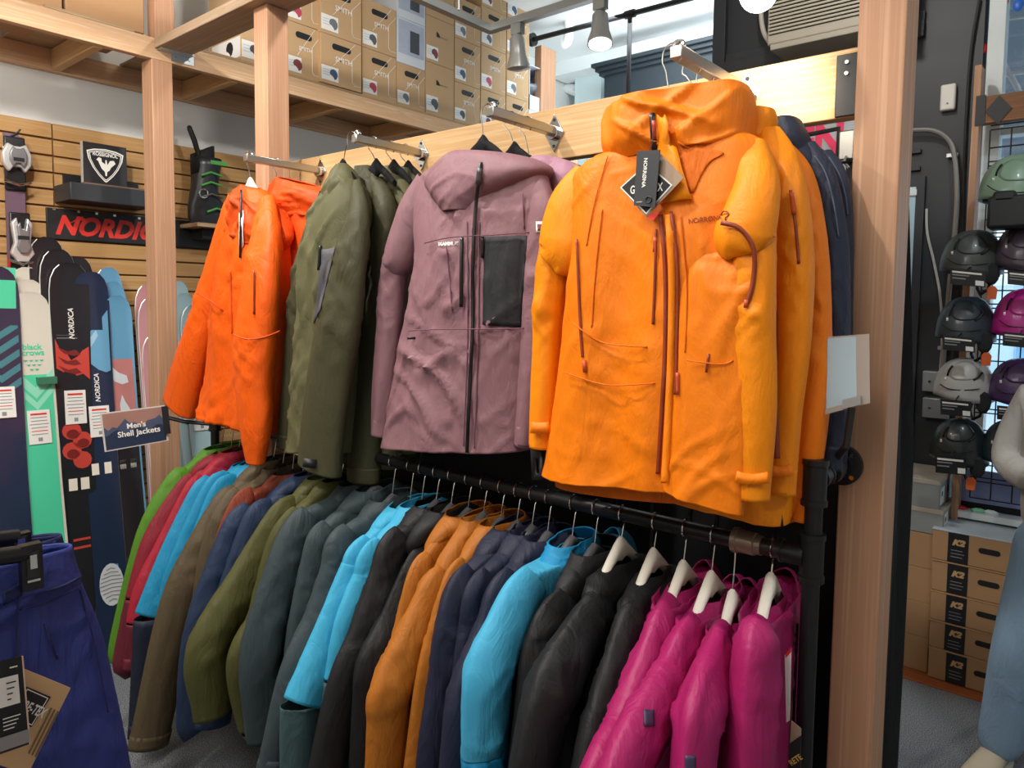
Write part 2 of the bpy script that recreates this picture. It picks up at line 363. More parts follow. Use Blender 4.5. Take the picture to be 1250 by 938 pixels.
for c, (y0, y1) in enumerate(((-.02, 1.2), (1.206, 3.64))):
    me = None
    for k in range(30):
        z1 = 2.384-k*.0757
        if me is None:
            o = bx('slat', W_SLAT, wl, WX-.014, WX, y0, y1, 2.384-.0672, 2.384, bevel=.0015, bseg=1); me = o
        else:
            n = me.copy(); COL.objects.link(n); n.parent = wl; n.location.z = -k*.0757
struct(bx('wall_back', WALLW, None, -4, 1.7, -1.7, -1.6, 0, 3.6)); struct(bx('wall_right', WALLW, None, 1.6, 1.7, -1.6, 4.0, 0, 3.6))
struct(bx('ceiling', CEILW, None, -4, 1.6, -1.6, 5.5, 3.6, 3.7))
FARW = plain('pale far wall', '#d3e4e6', .8)
struct(bx('wall_far', FARW, None, -4, -1.6, 5.3, 5.4, 0, 3.6))
# white soffit and dark cornice over the recessed shop front
p0 = onY(870, 27, 4.95); p1 = onY(870, 47, 4.95)
struct(bx('trim_1', CEILW, None, -3.75, -1.6, 4.95, 5.3, p1.z, p0.z))
struct(bx('trim_2', FARW, None, onY(706,100,5.15).x, onY(738,100,5.15).x, 5.1, 5.3, 2.0, p1.z))
cl = onY(738, 85, 4.8)
cor = struct(bx('trim_3', plain('slate blue paint', '#222c33', .5), None, cl.x, -1.6, 4.8, 4.95, 1.9, onY(741, 92, 4.8).z))
for k in range(3):
    bx('moulding', MATS['slate blue paint'], cor, cl.x-.03-.018*k, -1.6, 4.77-.03*k, 4.95, cor.data.vertices[4].co.z+.028*k-.004, cor.data.vertices[4].co.z+.028*k+.022)
# front facade
FY = 3.85
wf = struct(bx('wall_front', CHAR, None, onY(872, 93, FY).x, onY(1187, 300, FY).x, FY, FY+.14, 0, 3.6))
a = onY(872, 93, FY); b_ = onY(1043, 57, FY)
bx('stile', CHAR, wf, a.x-.001, a.x+.07, FY-.035, FY, a.z, 3.6, bevel=.003)
bx('rail', CHAR, wf, a.x+.07, -.74, FY-.035, FY, a.z-.02, a.z+.055, bevel=.003)
bx('rail', CHAR, wf, a.x+.07, -.74, FY-.022, FY, a.z+.055, a.z+.1, bevel=.003)
q = onY(1125, 190, FY)
for z in (q.z+.03, q.z-.05): bx('rail', CHAR, wf, -1.3, q.x, FY-.02, FY, z-.02, z, bevel=.002)
# door light right behind the post
d1 = onY(1123, 228, FY-.03)
dr = struct(bx('door_1', CHAR, None, -1.5, d1.x+.02, FY-.03, FY-.002, 0.02, d1.z+.05))
bx('pane', plain('bluish glass', '#b9d6e2', .1, spec=.6, vary=.1), dr, -1.42, d1.x-.015, FY-.036, FY-.03, 1.1, d1.z)
bx('glazing_bar', plain('pale frame', '#dfe9ea', .5), dr, -1.42, d1.x-.01, FY-.045, FY-.03, d1.z-.04, d1.z-.012)
# display window
WL, WR = onY(1198, 300, FY).x, 1.5
ZS, ZT = onY(1165, 612, FY).z, 3.2
wn = thing('window_1', None, None, (WL, FY, ZS)); struct(wn)
WFRAME = plain('white window frame', '#dfe8ea', .5)
bx('frame', WFRAME, wn, WL-.02, WL+.045, FY, FY+.1, ZS, ZT, bevel=.003)
bx('frame', WFRAME, wn, WL-.02, WR, FY, FY+.1, ZT, ZT+.06)
bx('frame', WFRAME, wn, WL-.02, WR, FY+.02, FY+.1, 2.36, 2.395)
bx('frame', WFRAME, wn, .62, .68, FY, FY+.1, ZS, ZT)
bx('sill', plain('white sill', '#e6eeee', .4), wn, onY(1155, 612, FY-.16).x, WR, FY-.17, FY+.12, ZS-.03, ZS, bevel=.004)
GLASS = plain('window glass', '#f6fcff', .02, trans=1, alpha=.25)
for x0, x1 in ((WL+.045, .62), (.68, WR)):
    bx('pane', GLASS, wn, x0, x1, FY+.05, FY+.056, ZS, 2.36); bx('pane', GLASS, wn, x0, x1, FY+.05, FY+.056, 2.395, ZT)
struct(bx('wall_front_low', CHAR, None, -.6, WR, FY, FY+.14, 0, ZS-.03)); struct(bx('wall_front_top', CHAR, None, WL-.02, WR, FY, FY+.14, ZT+.06, 3.6))
# street outside the window: pavement, pale building, awning with white bars
st = bx('street', plain('pale pavement', '#c9d3d8', .9, vary=.1), None, -6, 14, 4.2, 20, -.2, -.12); struct(st)
sb = thing('street_building', 'pale blue building across the street beyond the helmet window', 'building', (2, 14, 0))
BLD = plain('pale blue render', '#c6e2f2', .8, vary=.12)
bx('wall', BLD, sb, -1.6, 9, 14, 15, -.12, 2.0)
for i in range(5): bx('window', plain('shop blue glass', '#6fa6cf', .3, vary=.3), sb, -1.2+i*1.3, -.3+i*1.3, 13.95, 14, .5+.2*(i % 2), 1.6)
bx('cornice', plain('white cornice', '#eef4f6', .7), sb, -1.7, 9, 13.9, 14, 1.95, 2.1)
aw = thing('awning', 'grey-blue fabric awning with white bars outside above the window', 'awning', (.4, 4.1, 2.2))
AWF = plain('grey blue canvas', '#8fa3b4', .85, vary=.06)
MB().add([(-.7, 4.1, 3.5), (1.6, 4.1, 3.5), (1.6, 5.6, 2.46), (-.7, 5.6, 2.46), (-.7, 4.1, 3.52), (1.6, 4.1, 3.52), (1.6, 5.6, 2.48), (-.7, 5.6, 2.48)],
         [(0,3,2,1),(4,5,6,7),(0,1,5,4),(1,2,6,5),(2,3,7,6),(3,0,4,7)]).build('canopy', AWF, aw)
BAR = plain('white bar', '#f0f4f4', .5)
for (a0, b0) in (((1195, 28), (1217, 190)), ((1208, 48), (1248, 118)), ((1194, 96), (1262, 86)), ((1190, 28), (1262, 18))):
    MB().tube([onY(*a0, 4.35), onY(*b0, 4.35)], .012, 8).build('bar', BAR, aw)
# ---------------------------------------------------------------- timber frame
def timber(name, label, mat, parts_=None, *a, **k):
    o = bx(name, mat, None, *a, bevel=.003, **k); return tag(o, label, 'timber')
PR0, PR1 = onY(1049, 0, 1.6).x, onY(1108, 0, 1.6).x
timber('timber_post', 'thick fir post at the right end of the jacket rack, facing the camera', W_POST, None, PR0, PR1, 1.6, 1.705, 0, 3.6)
MX1 = onY(325.8, 40, 1.47).x; MX0 = MX1-.089
timber('timber_post', 'fir post in the middle, left of the wall board, under the flat plank', W_POST, None, MX0, MX1, 1.47, 1.559, 0, 2.664)
LX1 = -3.215; LYc = onX(190, 300, LX1).y
timber('timber_post', 'fir post on the left in front of the slatted ski wall', W_POST, None, LX1-.1, LX1, LYc, LYc+.089, 0, 2.621)
timber('timber_stud', 'short fir stud standing on the loft beam beside brown cartons', W_POST, None, LX1-.08, LX1-.005, LYc+.02, LYc+.105, 2.71, 3.6)
timber('loft_beam', 'long fir beam carrying the front edge of the box loft', W_Y, None, LX1-.038, LX1, .3, 4.6, 2.621, 2.71)
timber('loft_ledger', 'fir ledger fixed to the white wall under the loft', W_Y, None, WX-.02, WX+.02, .3, 4.6, 2.612, 2.71)
timber('flat_plank', 'grey-bottomed flat fir plank crossing from the loft beam over the middle post', W_X2, None, LX1, .2, 1.43, 1.575, 2.666, 2.706)
for i, y in enumerate((.62, 1.2, 1.795, 2.4, 3.0, 3.6)):
    timber('joist', ['fir joist under the loft at its nearest left end', 'fir joist under the loft left of the left post', 'fir joist under the loft between left and middle posts', 'fir joist under the loft right of the middle post', 'fir joist under the loft below the middle cartons', 'fir joist under the loft near the far end'][i], W_X, None, WX+.02, LX1-.038, y, y+.038, 2.618, 2.708)
tag(bx('loft_deck', W_PLY, None, WX+.002, LX1-.002, 1.5, 4.6, 2.711, 2.722), 'plywood deck of the loft under the helmet boxes', 'shelf')
tag(bx('loft_deck', W_PLY, None, WX+.002, LX1-.002, 1.02, 1.35, 2.711, 2.722), 'small plywood deck piece under the brown cartons', 'shelf')
e = onX(669, 60, LX1)
timber('timber_stud', 'fir stud at the far right end of the box loft', W_POST, None, LX1-.06, LX1-.0, onX(661, 60, LX1).y, onX(679, 60, LX1).y, 2.722, 3.42)
hb = thing('joist_hanger', 'galvanised joist hanger where the flat plank meets the loft beam', 'bracket', (LX1, 1.5, 2.64))
MB().box(LX1+.0005, LX1+.004, 1.5, 1.60, 2.632, 2.69).build('plate', GALV, hb)
bx('seat', GALV, hb, LX1, LX1+.05, 1.44, 1.58, 2.661, 2.6655)
for yy, zz in ((1.52, 2.65), (1.58, 2.65), (1.55, 2.68), (1.585, 2.675)): MB().tube([(LX1+.004, yy, zz), (LX1+.007, yy, zz)], .004, 8).build('nail', DSTEEL, hb)
# wall board carrying the display arms
LEDY = 1.64
zt = 2.14; zb = 1.997
LX0 = onY(353, 196, LEDY).x
tag(bx('wall_board', W_X, None, LX0, PR0+.02, LEDY, LEDY+.038, zb, zt, bevel=.003), 'pale fir board spanning between posts behind the hanging jackets', 'board')
for lab, x0, x1 in (('black steel plate joining the wall board to the right post', onY(1021, 100, LEDY).x, PR0-.001), ('narrow black steel plate joining the wall board to the middle post', LX0-.05, LX0+.002)):
    t = thing('post_plate', lab, 'bracket', ((x0+x1)/2, LEDY-.004, zb-.01))
    bx('plate', BLACK, t, x0, x1, LEDY-.006, LEDY, zb+.002, zt-.012, bevel=.002)
    for zz in (zb+.09, zt-.03): MB().tube([((x0*.55+x1*.45), LEDY-.006, zz), ((x0*.55+x1*.45), LEDY-.01, zz)], .004, 8).build('bolt', DSTEEL, t)
# black panel and wire grid behind the rail
bp = thing('gridwall', 'black back panel with wire grid behind the pipe rail', 'panel', (-1.5, 1.8, 0))
for i in range(4):
    x0 = -2.62+i*.548; bx('panel', plain('black panel', '#121316', .6), bp, x0, x0+.54, 1.80, 1.82, .04, 1.30, bevel=.002)
for i in range(29): MB().tube([(-2.62+i*.0765, 1.79, 1.0), (-2.62+i*.0765, 1.79, 1.93)], .003, 6).build('wire', BLACK, bp)
for z in (1.3, 1.45, 1.6, 1.75, 1.93): MB().tube([(-2.62, 1.785, z), (-.46, 1.785, z)], .003, 6).build('wire', BLACK, bp)
for x in (-2.63, -.45): MB().tube([(x, 1.79, 0), (x, 1.79, 1.95)], .012, 8).build('upright', BLACK, bp)
# banner with pink lettering further back
bn = thing('banner', 'grey banner with pink letters glimpsed under the wall board', 'banner', (-.9, 2.5, 1.8))
u0, u1 = onY(962, 150, 2.5), onY(1040, 196, 2.5)
bx('sheet', plain('grey banner sheet', '#b9bcc0', .6), bn, u0.x-.25, u1.x+.05, 2.5, 2.506, u1.z-.03, u0.z+.1)
PINK = plain('pink ink', '#f0245e', .5)
text(bn, 'EN', onY(1000, 172, 2.497), X3, Z3, .15, PINK, bold=.04, hscale=1.25)
MB().tube([onY(960, 170, 2.3), onY(1024, 157, 2.3), onY(1022, 205, 2.3)], .008, 8).build('frame', BLACK, bn)
# grey electrical box by the post
eb = thing('bracket_box', 'small grey metal box seen between wall board and right post', 'box', onY(1032, 190, 2.2))
c0 = onY(1024, 160, 2.2); c1 = onY(1042, 194, 2.2)
bx('body', DSTEEL, eb, c0.x, c1.x, 2.2, 2.3, c1.z, c0.z, bevel=.004)
MB().tube([((c0.x+c1.x)/2, 2.25, c1.z), ((c0.x+c1.x)/2, 2.25, 0)], .012, 8).build('pole', BLACK, eb)
MB().tube([onY(1033, 190, 2.19), onY(1030, 198, 2.19), onY(1036, 205, 2.19)], .004, 6).build('hook', STEEL, eb)
# black fabric curtain edge behind the right post
def curtain():
    V = []; F = []; n = 26; m = 20
    for j in range(m+1):
        v = j/m; z = 1.86*(1-v)+.02*v; y1 = 1.87+.22*min(1, v*3)+.05*v
        for i in range(n+1):
            u = i/n; V.append((PR1-.05+.014*math.sin(u*17+v*1.5)+.006*math.sin(u*41), 1.73+(y1-1.73)*u, z-.02*math.sin(u*3)*(1-v)))
    for j in range(m):
        for i in range(n): k = j*(n+1)+i; F.append((k, k+1, k+n+2, k+n+1))
    return tag(mk('curtain', V, F, fabric('black drape', '#131315', .8), None, solid=.004), 'black fabric drape hanging behind the right post', 'curtain')
curtain()
# wall fittings on the dark facade
th = thing('thermostat', 'white rectangular sensor on the dark wall above the helmets', 'sensor', onY(1158, 120, FY))
c0, c1 = onY(1150, 106, FY), onY(1167, 135, FY)
bx('body', WHITE, th, c0.x, c1.x, FY-.035, FY, c1.z, c0.z, bevel=.008, bseg=3); MB().tube([((c0.x+c1.x)/2, FY-.035, c1.z+.03), ((c0.x+c1.x)/2, FY-.038, c1.z+.03)], .004, 8).build('indicator', GREYINK, th)
cd = thing('conduit', 'grey flexible conduit curving down the dark wall', 'conduit', onY(1166, 300, FY))
MB().tube([Vector(p) for p in cr([tuple(onY(x, y, FY-.05)) for x, y in ((1092, 161), (1118, 159), (1140, 160), (1157, 170), (1165, 190), (1168, 240), (1164, 300), (1158, 360), (1152, 430), (1150, 470))], 5)], .011, 8).build('pipe', plain('grey conduit', '#8f8d89', .45, .4), cd)
for x, y in ((1163, 190), (1152, 425)): c = onY(x, y, FY-.02); bx('clamp', GALV, cd, c.x-.022, c.x+.022, FY-.036, FY, c.z-.008, c.z+.008)
cb = thing('wall_cable', 'thin white cable running down the dark wall behind the helmets', 'cable', onY(1145, 420, FY))
MB().tube([Vector(p) for p in cr([tuple(onY(x, y, FY-.012)) for x, y in ((1131, 255), (1132, 285), (1140, 320), (1148, 365), (1150, 420), (1146, 470))], 5)], .006, 6).build('cable', plain('white cable', '#c9c9c4', .5), cb)
kb = tag(MB().tube([Vector(p) for p in cr([tuple(onY(x, y, FY-.01)) for x, y in ((1196, 0), (1186, 60), (1180, 140), (1176, 240), (1174, 330), (1166, 440))], 5)], .008, 6).build('wall_cable', BLACK), 'thin black cable running down the dark wall beside the window', 'cable')
for lab, y in (('upper grey junction box on the dark wall beside the white helmet', 466), ('lower grey junction box on the dark wall beside the white helmet', 498)):
    jb = thing('junction_box', lab, 'junction box', onY(1142, y, FY)); c0, c1 = onY(1129, y-14, FY), onY(1160, y+13, FY)
    bx('body', GALV, jb, c0.x, c1.x, FY-.05, FY, c1.z, c0.z, bevel=.004); MB().tube([(c0.x+.03, FY-.05, (c0.z+c1.z)/2), (c0.x+.03, FY-.053, (c0.z+c1.z)/2)], .006, 8).build('screw', STEEL, jb)
# air conditioner above the door
ac = thing('air_conditioner', 'beige window air conditioner mounted in the dark transom', 'air conditioner', onY(990, 50, FY))
ACM = plain('beige plastic', '#b9b2a2', .5); A0 = onY(936, 56, FY-.25); ACX0, ACX1 = A0.x, A0.x+.62
bx('case', ACM, ac, ACX0, ACX1, FY-.25, FY-.03, A0.z, A0.z+.42, bevel=.008)
bx('base_tray', ACM, ac, ACX0+.02, ACX1, FY-.26, FY-.03, A0.z-.03, A0.z-.002, bevel=.004)
bx('grille_back', plain('dark grille', '#26251f', .8), ac, ACX0+.012, ACX1-.012, FY-.2515, FY-.25, A0.z+.045, A0.z+.4)
for k in range(20): bx('louvre', ACM, ac, ACX0+.012, ACX1-.012, FY-.262, FY-.2515, A0.z+.048+k*.0175, A0.z+.0575+k*.0175)
cc = tag(MB().tube([Vector(p) for p in cr([tuple(onY(x, y, FY-.1)) for x, y in ((931, -20), (929, 15), (932, 38), (940, 52), (947, 58))], 5)], .012, 8).build('power_cord', plain('beige cord', '#c8c2b6', .5)), 'beige cord looping beside the air conditioner', 'cord')
# sprinkler pipe
sp = thing('sprinkler_pipe', 'black pipe crossing under the pale ceiling beyond the boxes', 'pipe', onY(740, 30, 4.05))
h0, h1 = onY(652, 48, 4.05), onY(850, -4, 4.05)
MB().tube([h0, h1], .017, 10).build('pipe', BLACKP, sp); MB().tube([h0, h0-X3*.03], .045, 12).build('flange', BLACKP, sp)
v0 = onY(769, 20, 4.05); v0.z = h0.z+(h1.z-h0.z)*((v0.x-h0.x)/(h1.x-h0.x)); MB().tube([v0, (v0.x, v0.y, 1.9)], .015, 10).build('drop_pipe', BLACKP, sp); MB().tube([v0-X3*.035, v0+X3*.035], .025, 10).build('tee', BLACKP, sp)
for pts, lab in ((((622, 62), (628, 105), (665, 120), (722, 126)), 'white pipe bending along the far wall beside the stud'), (((688, 20), (688, 62), (682, 70)), 'white vertical pipe near the far pale wall'), (((676, 120), (705, 132)), 'white lower pipe stub on the far wall')):
    tag(MB().tube([Vector(p) for p in cr([tuple(onY(x+6, y-16, 4.3 if 'vertical' in lab else 5.2)) for x, y in pts], 3)], .035, 10).build('water_pipe', CEILW), lab, 'pipe')
# ---------------------------------------------------------------- track lights
TZ = 2.95
TRK = plain('silver track', '#aeb2b2', .35, .6)
k0 = onZ(598, 40, TZ)
tk = thing('light_track', 'silver light track with an elbow under the ceiling', 'light track', k0)
bx('rail', TRK, tk, k0.x-.02, k0.x+.02, .2, k0.y+.02, TZ, TZ+.035); bx('rail', TRK, tk, k0.x+.02, .6, k0.y-.02, k0.y+.02, TZ, TZ+.035)
for px in (560, 704): c = onZ(px, 20, TZ); MB().tube([(max(c.x, k0.x), k0.y if px > 598 else c.y, TZ+.03), (max(c.x, k0.x), k0.y if px > 598 else c.y, 3.6)], .006, 6).build('drop_rod', TRK, tk)
def spot(pxc, lit, lab, dirv):
    c = Vector((onY(pxc[0], pxc[1], k0.y).x, k0.y, TZ)); t = thing('track_spotlight', lab, 'spotlight', c, 'track spotlights')
    MB().box(c.x-.03, c.x+.03, c.y-.018, c.y+.018, c.z-.05, c.z).build('adapter', TRK, t)
    MB().tube([c-Z3*.05, c-Z3*.09], .012, 8).build('stem', TRK, t)
    d = Vector(dirv).normalized(); h = c-Z3*.1
    MB().tube([h-d*.05, h-d*.03, h+d*.03, h+d*.05, h+d*.09, h+d*.11], [.02, .036, .04, .042, .055, .057], 16).build('shade', plain('pale grey metal', '#c4c6c4', .35, .5), t)
    b = MB().tube([h+d*.09, h+d*.112, h+d*.118], [.05, .05, .03], 16).build('bulb', plain('lit lamp face', '#fff6e6', .5, emit=12) if lit else plain('unlit lamp face', '#c9ccca', .2), t)
    if lit: lamp('SPOT', 'track_and_fill_spot', h+d*.13, h+d*1.5, 30, NEUT, .04, angle=75)
    return t
spot((632, 33), False, 'unlit grey track spotlight nearest the boxes', (0, .1, -1))
spot((733, 8), True, 'lit track spotlight above the wall board', (.15, -.2, -1))
# bare lit lamp close above the board, with its own lampholder
lp = dep(926, -9, 1.42)
t = thing('track_spotlight', 'glowing lamp at the top edge above the orange jackets', 'spotlight', lp, 'track spotlights')
MB().tube([lp+Z3*.26, lp+Z3*.03], .008, 8).build('stem', TRK, t); MB().tube([lp+Z3*.09, lp+Z3*.05, lp+Z3*.01], [.02, .034, .04], 16).build('shade', MATS['pale grey metal'], t)
MB().rings([[lp+Vector((.037*math.cos(p)*math.cos(q*PI/16*2), .037*math.cos(p)*math.sin(q*PI/16*2), .037*math.sin(p))) for q in range(16)] for p in [-1.5+i*.25 for i in range(10)]], True, True, True).build('bulb', MATS['lit lamp face'], t, sharp=180)
MB().tube([lp+Z3*.26, (lp.x, lp.y, TZ+.1), (lp.x, lp.y, 3.6)], .006, 8).build('drop_rod', TRK, t)
lamp('SPOT', 'track_and_fill_spot', lp+Vector((.0, -.0, -.045)), lp+Vector((-.12, .3, -.25)), 13, WARM, .03, angle=105, blend=1)
# ---------------------------------------------------------------- helmet boxes on the loft
BXF = LX1-.012
def icon(O, A, B, s):      # helmet outline
    pts = [(-.45, -.1), (-.5, .15), (-.35, .42), (-.05, .52), (.25, .45), (.45, .2), (.5, -.1), (.35, -.42), (.1, -.55), (.0, -.35), (-.25, -.15)]
    return [O+A*(a*s)+B*(b*s) for a, b in pts]
ICON = ['#4b4f54', '#7d3b3f', '#3f5878', '#b9445a', '#6f7478', '#565b63']
def carton(y0, y1, z0, z1, lab, kind='smith', front=BXF, depth=.3, col=0, lw=.42):
    t = thing('helmet_box', lab, 'box', (front-.1, (y0+y1)/2, z0), 'cartons on the loft'); W, H = y1-y0, z1-z0
    if kind == 'photo':
        bx('body', plain('white carton', '#cfd4dc', .5), t, front-depth, front, y0, y1, z0, z1, bevel=.003)
        bx('printed_panel', plain('grey blue print', '#a9b2c4', .5, vary=.25), t, front, front+.0008, y0+.01, y1-.01, z0+H*.22, z1-.01)
        bx('printed_panel', plain('dark print', '#3f444c', .5, vary=.3), t, front+.0008, front+.0014, y0+W*.45, y0+W*.78, z0+H*.3, z0+H*.78)
        return t
    bx('body', KRAFT, t, front-depth, front, y0, y1, z0, z1, bevel=.003)
    if kind == 'carton':
        return t
    zs = z0+H*.36
    st_ = bx('sticker', PAPER, t, front+.0004, front+.0012, y0+.004, y0+W*lw, z0+H*.07, z0+H*.36)
    O = Vector((front+.0018, y0+W*lw*.72, z0+H*.215))
    mk('helmet_picture', icon(O, Y3, Z3, H*.2), [tuple(range(11))], plain('icon'+str(col), ICON[col % 6], .6), st_)
    for k in range(3): bx('print_line', plain('pale blue print', '#b9cbd8', .7), st_, front+.0012, front+.0016, y0+W*.05, y0+W*lw*.5, z0+H*(.27-.05*k), z0+H*(.285-.05*k))
    if kind == 'face':
        text(t, 'NORTH FACE', (front+.0012, y0+W*.62, z0+H*.62), Y3, Z3, W*.28, INK)
        mk('emblem', [Vector((front+.0012, y0+W*.36+.03*math.cos(a), z0+H*.6+.03*math.sin(a))) for a in [i*PI/10 for i in range(6)]]+[Vector((front+.0012, y0+W*.36, z0+H*.6))], [(0,1,2,3,4,5,6)], INK, t)
        return t
    hp = [(W*.2*math.cos(a)*(1) if False else (W*.17*(1 if math.cos(a) > 0 else -1)+.016*math.cos(a)), .016*math.sin(a)) for a in [i*PI/8+.01 for i in range(16)]]
    MB().prism(hp, (front+.0006, y0+W*.5, z0+H*.79), Y3, Z3, X3, .0006).build('hand_hole', INK, t)
    text(t, 'SMITH', (front+.0012, y0+W*.55, z0+H*.55), Y3, Z3, W*.4, WINK, bold=.012, space=1.05)
    MB().tube([(front+.001, y0+W*.3, z0+H*.4), (front+.001, y0+W*.84, z0+H*.97)], .0012, 4).build('printed_line', WINK, t)
    MB().tube([(front+.001, y0+W*.98, z0+H*.84), (front+.001, y0+W*.76, z0+H*.62), (front+.001, y0+W*.76, z0+H*.16), (front+.001, y0+W*.82, z0+H*.1), (front+.001, y0+W*.99, z0+H*.11)], .0012, 4).build('printed_line', WINK, t)
    return t
ORD = ['first', 'second', 'third', 'fourth', 'fifth', 'sixth', 'seventh', 'eighth', 'ninth']
ROWN = ['bottom', 'second', 'third', 'fourth']
cols = [(294, 349, [76, 2, -70], ['smith', 'smith'], 0), (351, 390.5, [90, 24, -42], ['smith', 'smith'], 0), (391.5, 441.5, [101, 40, -26], ['smith', 'smith'], .022), (442, 484, [114, 55, -6], ['smith', 'smith'], 0),
        (484.5, 519, [126, 73, 17, -30], ['smith', 'photo', 'photo'], 0), (519.5, 554, [137, 73, 16, -35], ['face', 'face', 'carton'], 0), (554.5, 586, [146, 97, 43, -8], ['smith']*3, 0), (586.5, 617, [155, 106, 52, 3, -45], ['smith']*4, 0), (617.5, 645, [163, 113, 61, 16, -35], ['smith']*4, 0)]
DZ = 2.7225
for ci, (xl, xr, ys, kinds, pr) in enumerate(cols):
    fx = BXF+pr; y0 = onX(xl, ys[0], fx).y+.001; y1 = onX(xr, ys[0], fx).y-.001
    zs = [onX(xl, y, fx).z for y in ys]; base = zs[0]; zs = [DZ+(z-base) for z in zs]
    for r, kd in enumerate(kinds):
        what = {'smith': 'kraft helmet box with white lettering', 'face': 'plain kraft helmet box with small dark emblem', 'photo': 'white carton printed with a grey photo', 'carton': 'plain kraft carton'}[kd]
        t = carton(y0, y1, zs[r]+.0005, zs[r+1]-.0005, f'{what}, {ORD[ci]} column from the left, {ROWN[r]} row', kd, fx, .3, ci+r*2)
        if ci == 0 and r == 0:
            ss = bx('side_sticker', PAPER, t, fx-.27, fx-.004, y0-.0012, y0-.0004, zs[0]+.02, zs[0]+.115)
            O = Vector((fx-.1, y0-.0018, zs[0]+.07)); mk('helmet_picture', icon(O, X3, Z3, .065), [tuple(range(11))], INK, ss)
# open white box with plastic bag at the end
ob = thing('open_box', 'open white box holding a clear bag beside the far stud', 'box', onX(660, 120, BXF))
y0, y1 = onX(646, 120, BXF).y, onX(672, 125, BXF).y; z0 = onX(646, 133, BXF).z; z1 = onX(646, 78, BXF).z
WC = plain('white carton', '#cfd4dc', .5)
for n_, a in (('side', (y0, y0+.006, z0, z1)), ('side', (y1-.006, y1, z0, z1)), ('base', (y0, y1, z0, z0+.1)), ('top', (y0, y1, z1-.006, z1))): bx(n_, WC, ob, BXF-.3, BXF, *a)
bx('back', plain('grey carton inside', '#8d929a', .7), ob, BXF-.3, BXF-.294, y0, y1, z0, z1)
bg = [[Vector((BXF-.12+.1*math.cos(a)*math.sin(q), (y0+y1)/2+(y1-y0)*.42*math.sin(a)*math.sin(q), z0+.1+.14*(1-q/PI)**.8))+Vector(noise.noise_vector(Vector((a*2, q*3, 1))))*.012 for a in [k*PI/8 for k in range(16)]] for q in [.15+i*.3 for i in range(10)]]
tag(MB().rings(bg, True, True, True).build('plastic_bag', plain('clear bag', '#8f95a0', .15, alpha=.8), None, sharp=180), 'crumpled clear bag inside the open white box', 'bag')
tag(bx('white_carton', WC, None, BXF-.3, BXF, y0, y1, DZ, z0-.002, bevel=.003), 'low white carton under the open box at the loft end', 'box', 'cartons on the loft')
# brown cartons at the left end
for lab, x0, x1, dz in (('large brown carton at the top left with a torn white sticker', 80, 177, .4), ('darker brown carton at the top left corner', -40, 78, .4)):
    f = LX1-.03; ya, yb = onX(x0, 20, f).y, onX(x1, 40, f).y; t = thing('brown_carton', lab, 'box', (f-.1, (ya+yb)/2, DZ), 'cartons on the loft')
    zb_ = 2.7225 if x0 > 0 else 2.7105
    bx('body', KRAFTD, t, f-.4, f, ya+.002, yb-.002, zb_, zb_+dz, bevel=.004)
    if x0 > 0: bx('sticker', PAPER, t, f, f+.001, ya+.03, ya+.1, zb_+.09, zb_+.2); 
    bx('tape', plain('carton tape', '#9b7350', .35), t, f, f+.0006, (ya+yb)/2-.025, (ya+yb)/2+.025, zb_+.15, zb_+dz)
# ================================================================ SKI WALL
def sign_quad(tl, tr, br, bl, X, d=.012):
    P = [onX(*p, X) for p in (tl, tr, br, bl)]; return P
# shield sign
sx = -3.62
y0, y1 = onX(101.5, 200, sx).y, onX(155, 205, sx).y; z1 = onX(101.5, 172, sx).z; z0 = onX(102, 224, sx).z
t = thing('shield_sign', 'square black sign with white shield and rooster on the shelf', 'sign', (sx, (y0+y1)/2, z0))
bx('board', plain('black board', '#232427', .45), t, sx-.02, sx, y0, y1, z0, z1, bevel=.002)
bx('edge', plain('grey board edge', '#b7b1a6', .6), t, sx-.02, sx+.0002, y0-.0035, y0-.0005, z0, z1)
c = Vector((sx+.001, (y0+y1)/2, (z0+z1)/2)); S = (y1-y0)*.42
shield = [(-1, .72), (-.6, .86), (0, .92), (.6, .86), (1, .72), (.93, .3), (.7, -.2), (.4, -.62), (.08, -.95), (0, -1), (-.08, -.95), (-.4, -.62), (-.7, -.2), (-.93, .3)]
def loop(pl, k0, k1, nm, mat, par, O, A, B, s):
    n = len(pl); V = [O+A*(a*s*k0)+B*(b*s*k0) for a, b in pl]+[O+A*(a*s*k1)+B*(b*s*k1) for a, b in pl]
    return mk(nm, V, [(i, (i+1) % n, n+(i+1) % n, n+i) for i in range(n)], mat, par, sharp=180)
loop(shield, 1, .92, 'shield_outline', WINK, t, c, Y3, Z3, S); loop(shield, .88, .83, 'shield_outline', WINK, t, c, Y3, Z3, S)
text(t, 'ROSSIGNOL', c+Z3*S*.6, Y3, Z3, S*1.35, WINK, bold=.03, hscale=1.25)
mk('rooster', [c+Y3*(a*S)+Z3*(b*S) for a, b in ((-.5, .25), (-.36, .42), (-.22, .36), (-.2, .16), (-.02, .05), (.0, .3), (.06, .3), (.1, .02), (.25, .28), (.45, .32), (.55, .15), (.42, .02), (.3, -.1), (.2, -.3), (.08, -.38), (.06, -.62), (-.02, -.62), (-.05, -.38), (-.22, -.22), (-.32, .0), (-.4, .2))], [tuple(range(21))], WINK, t)
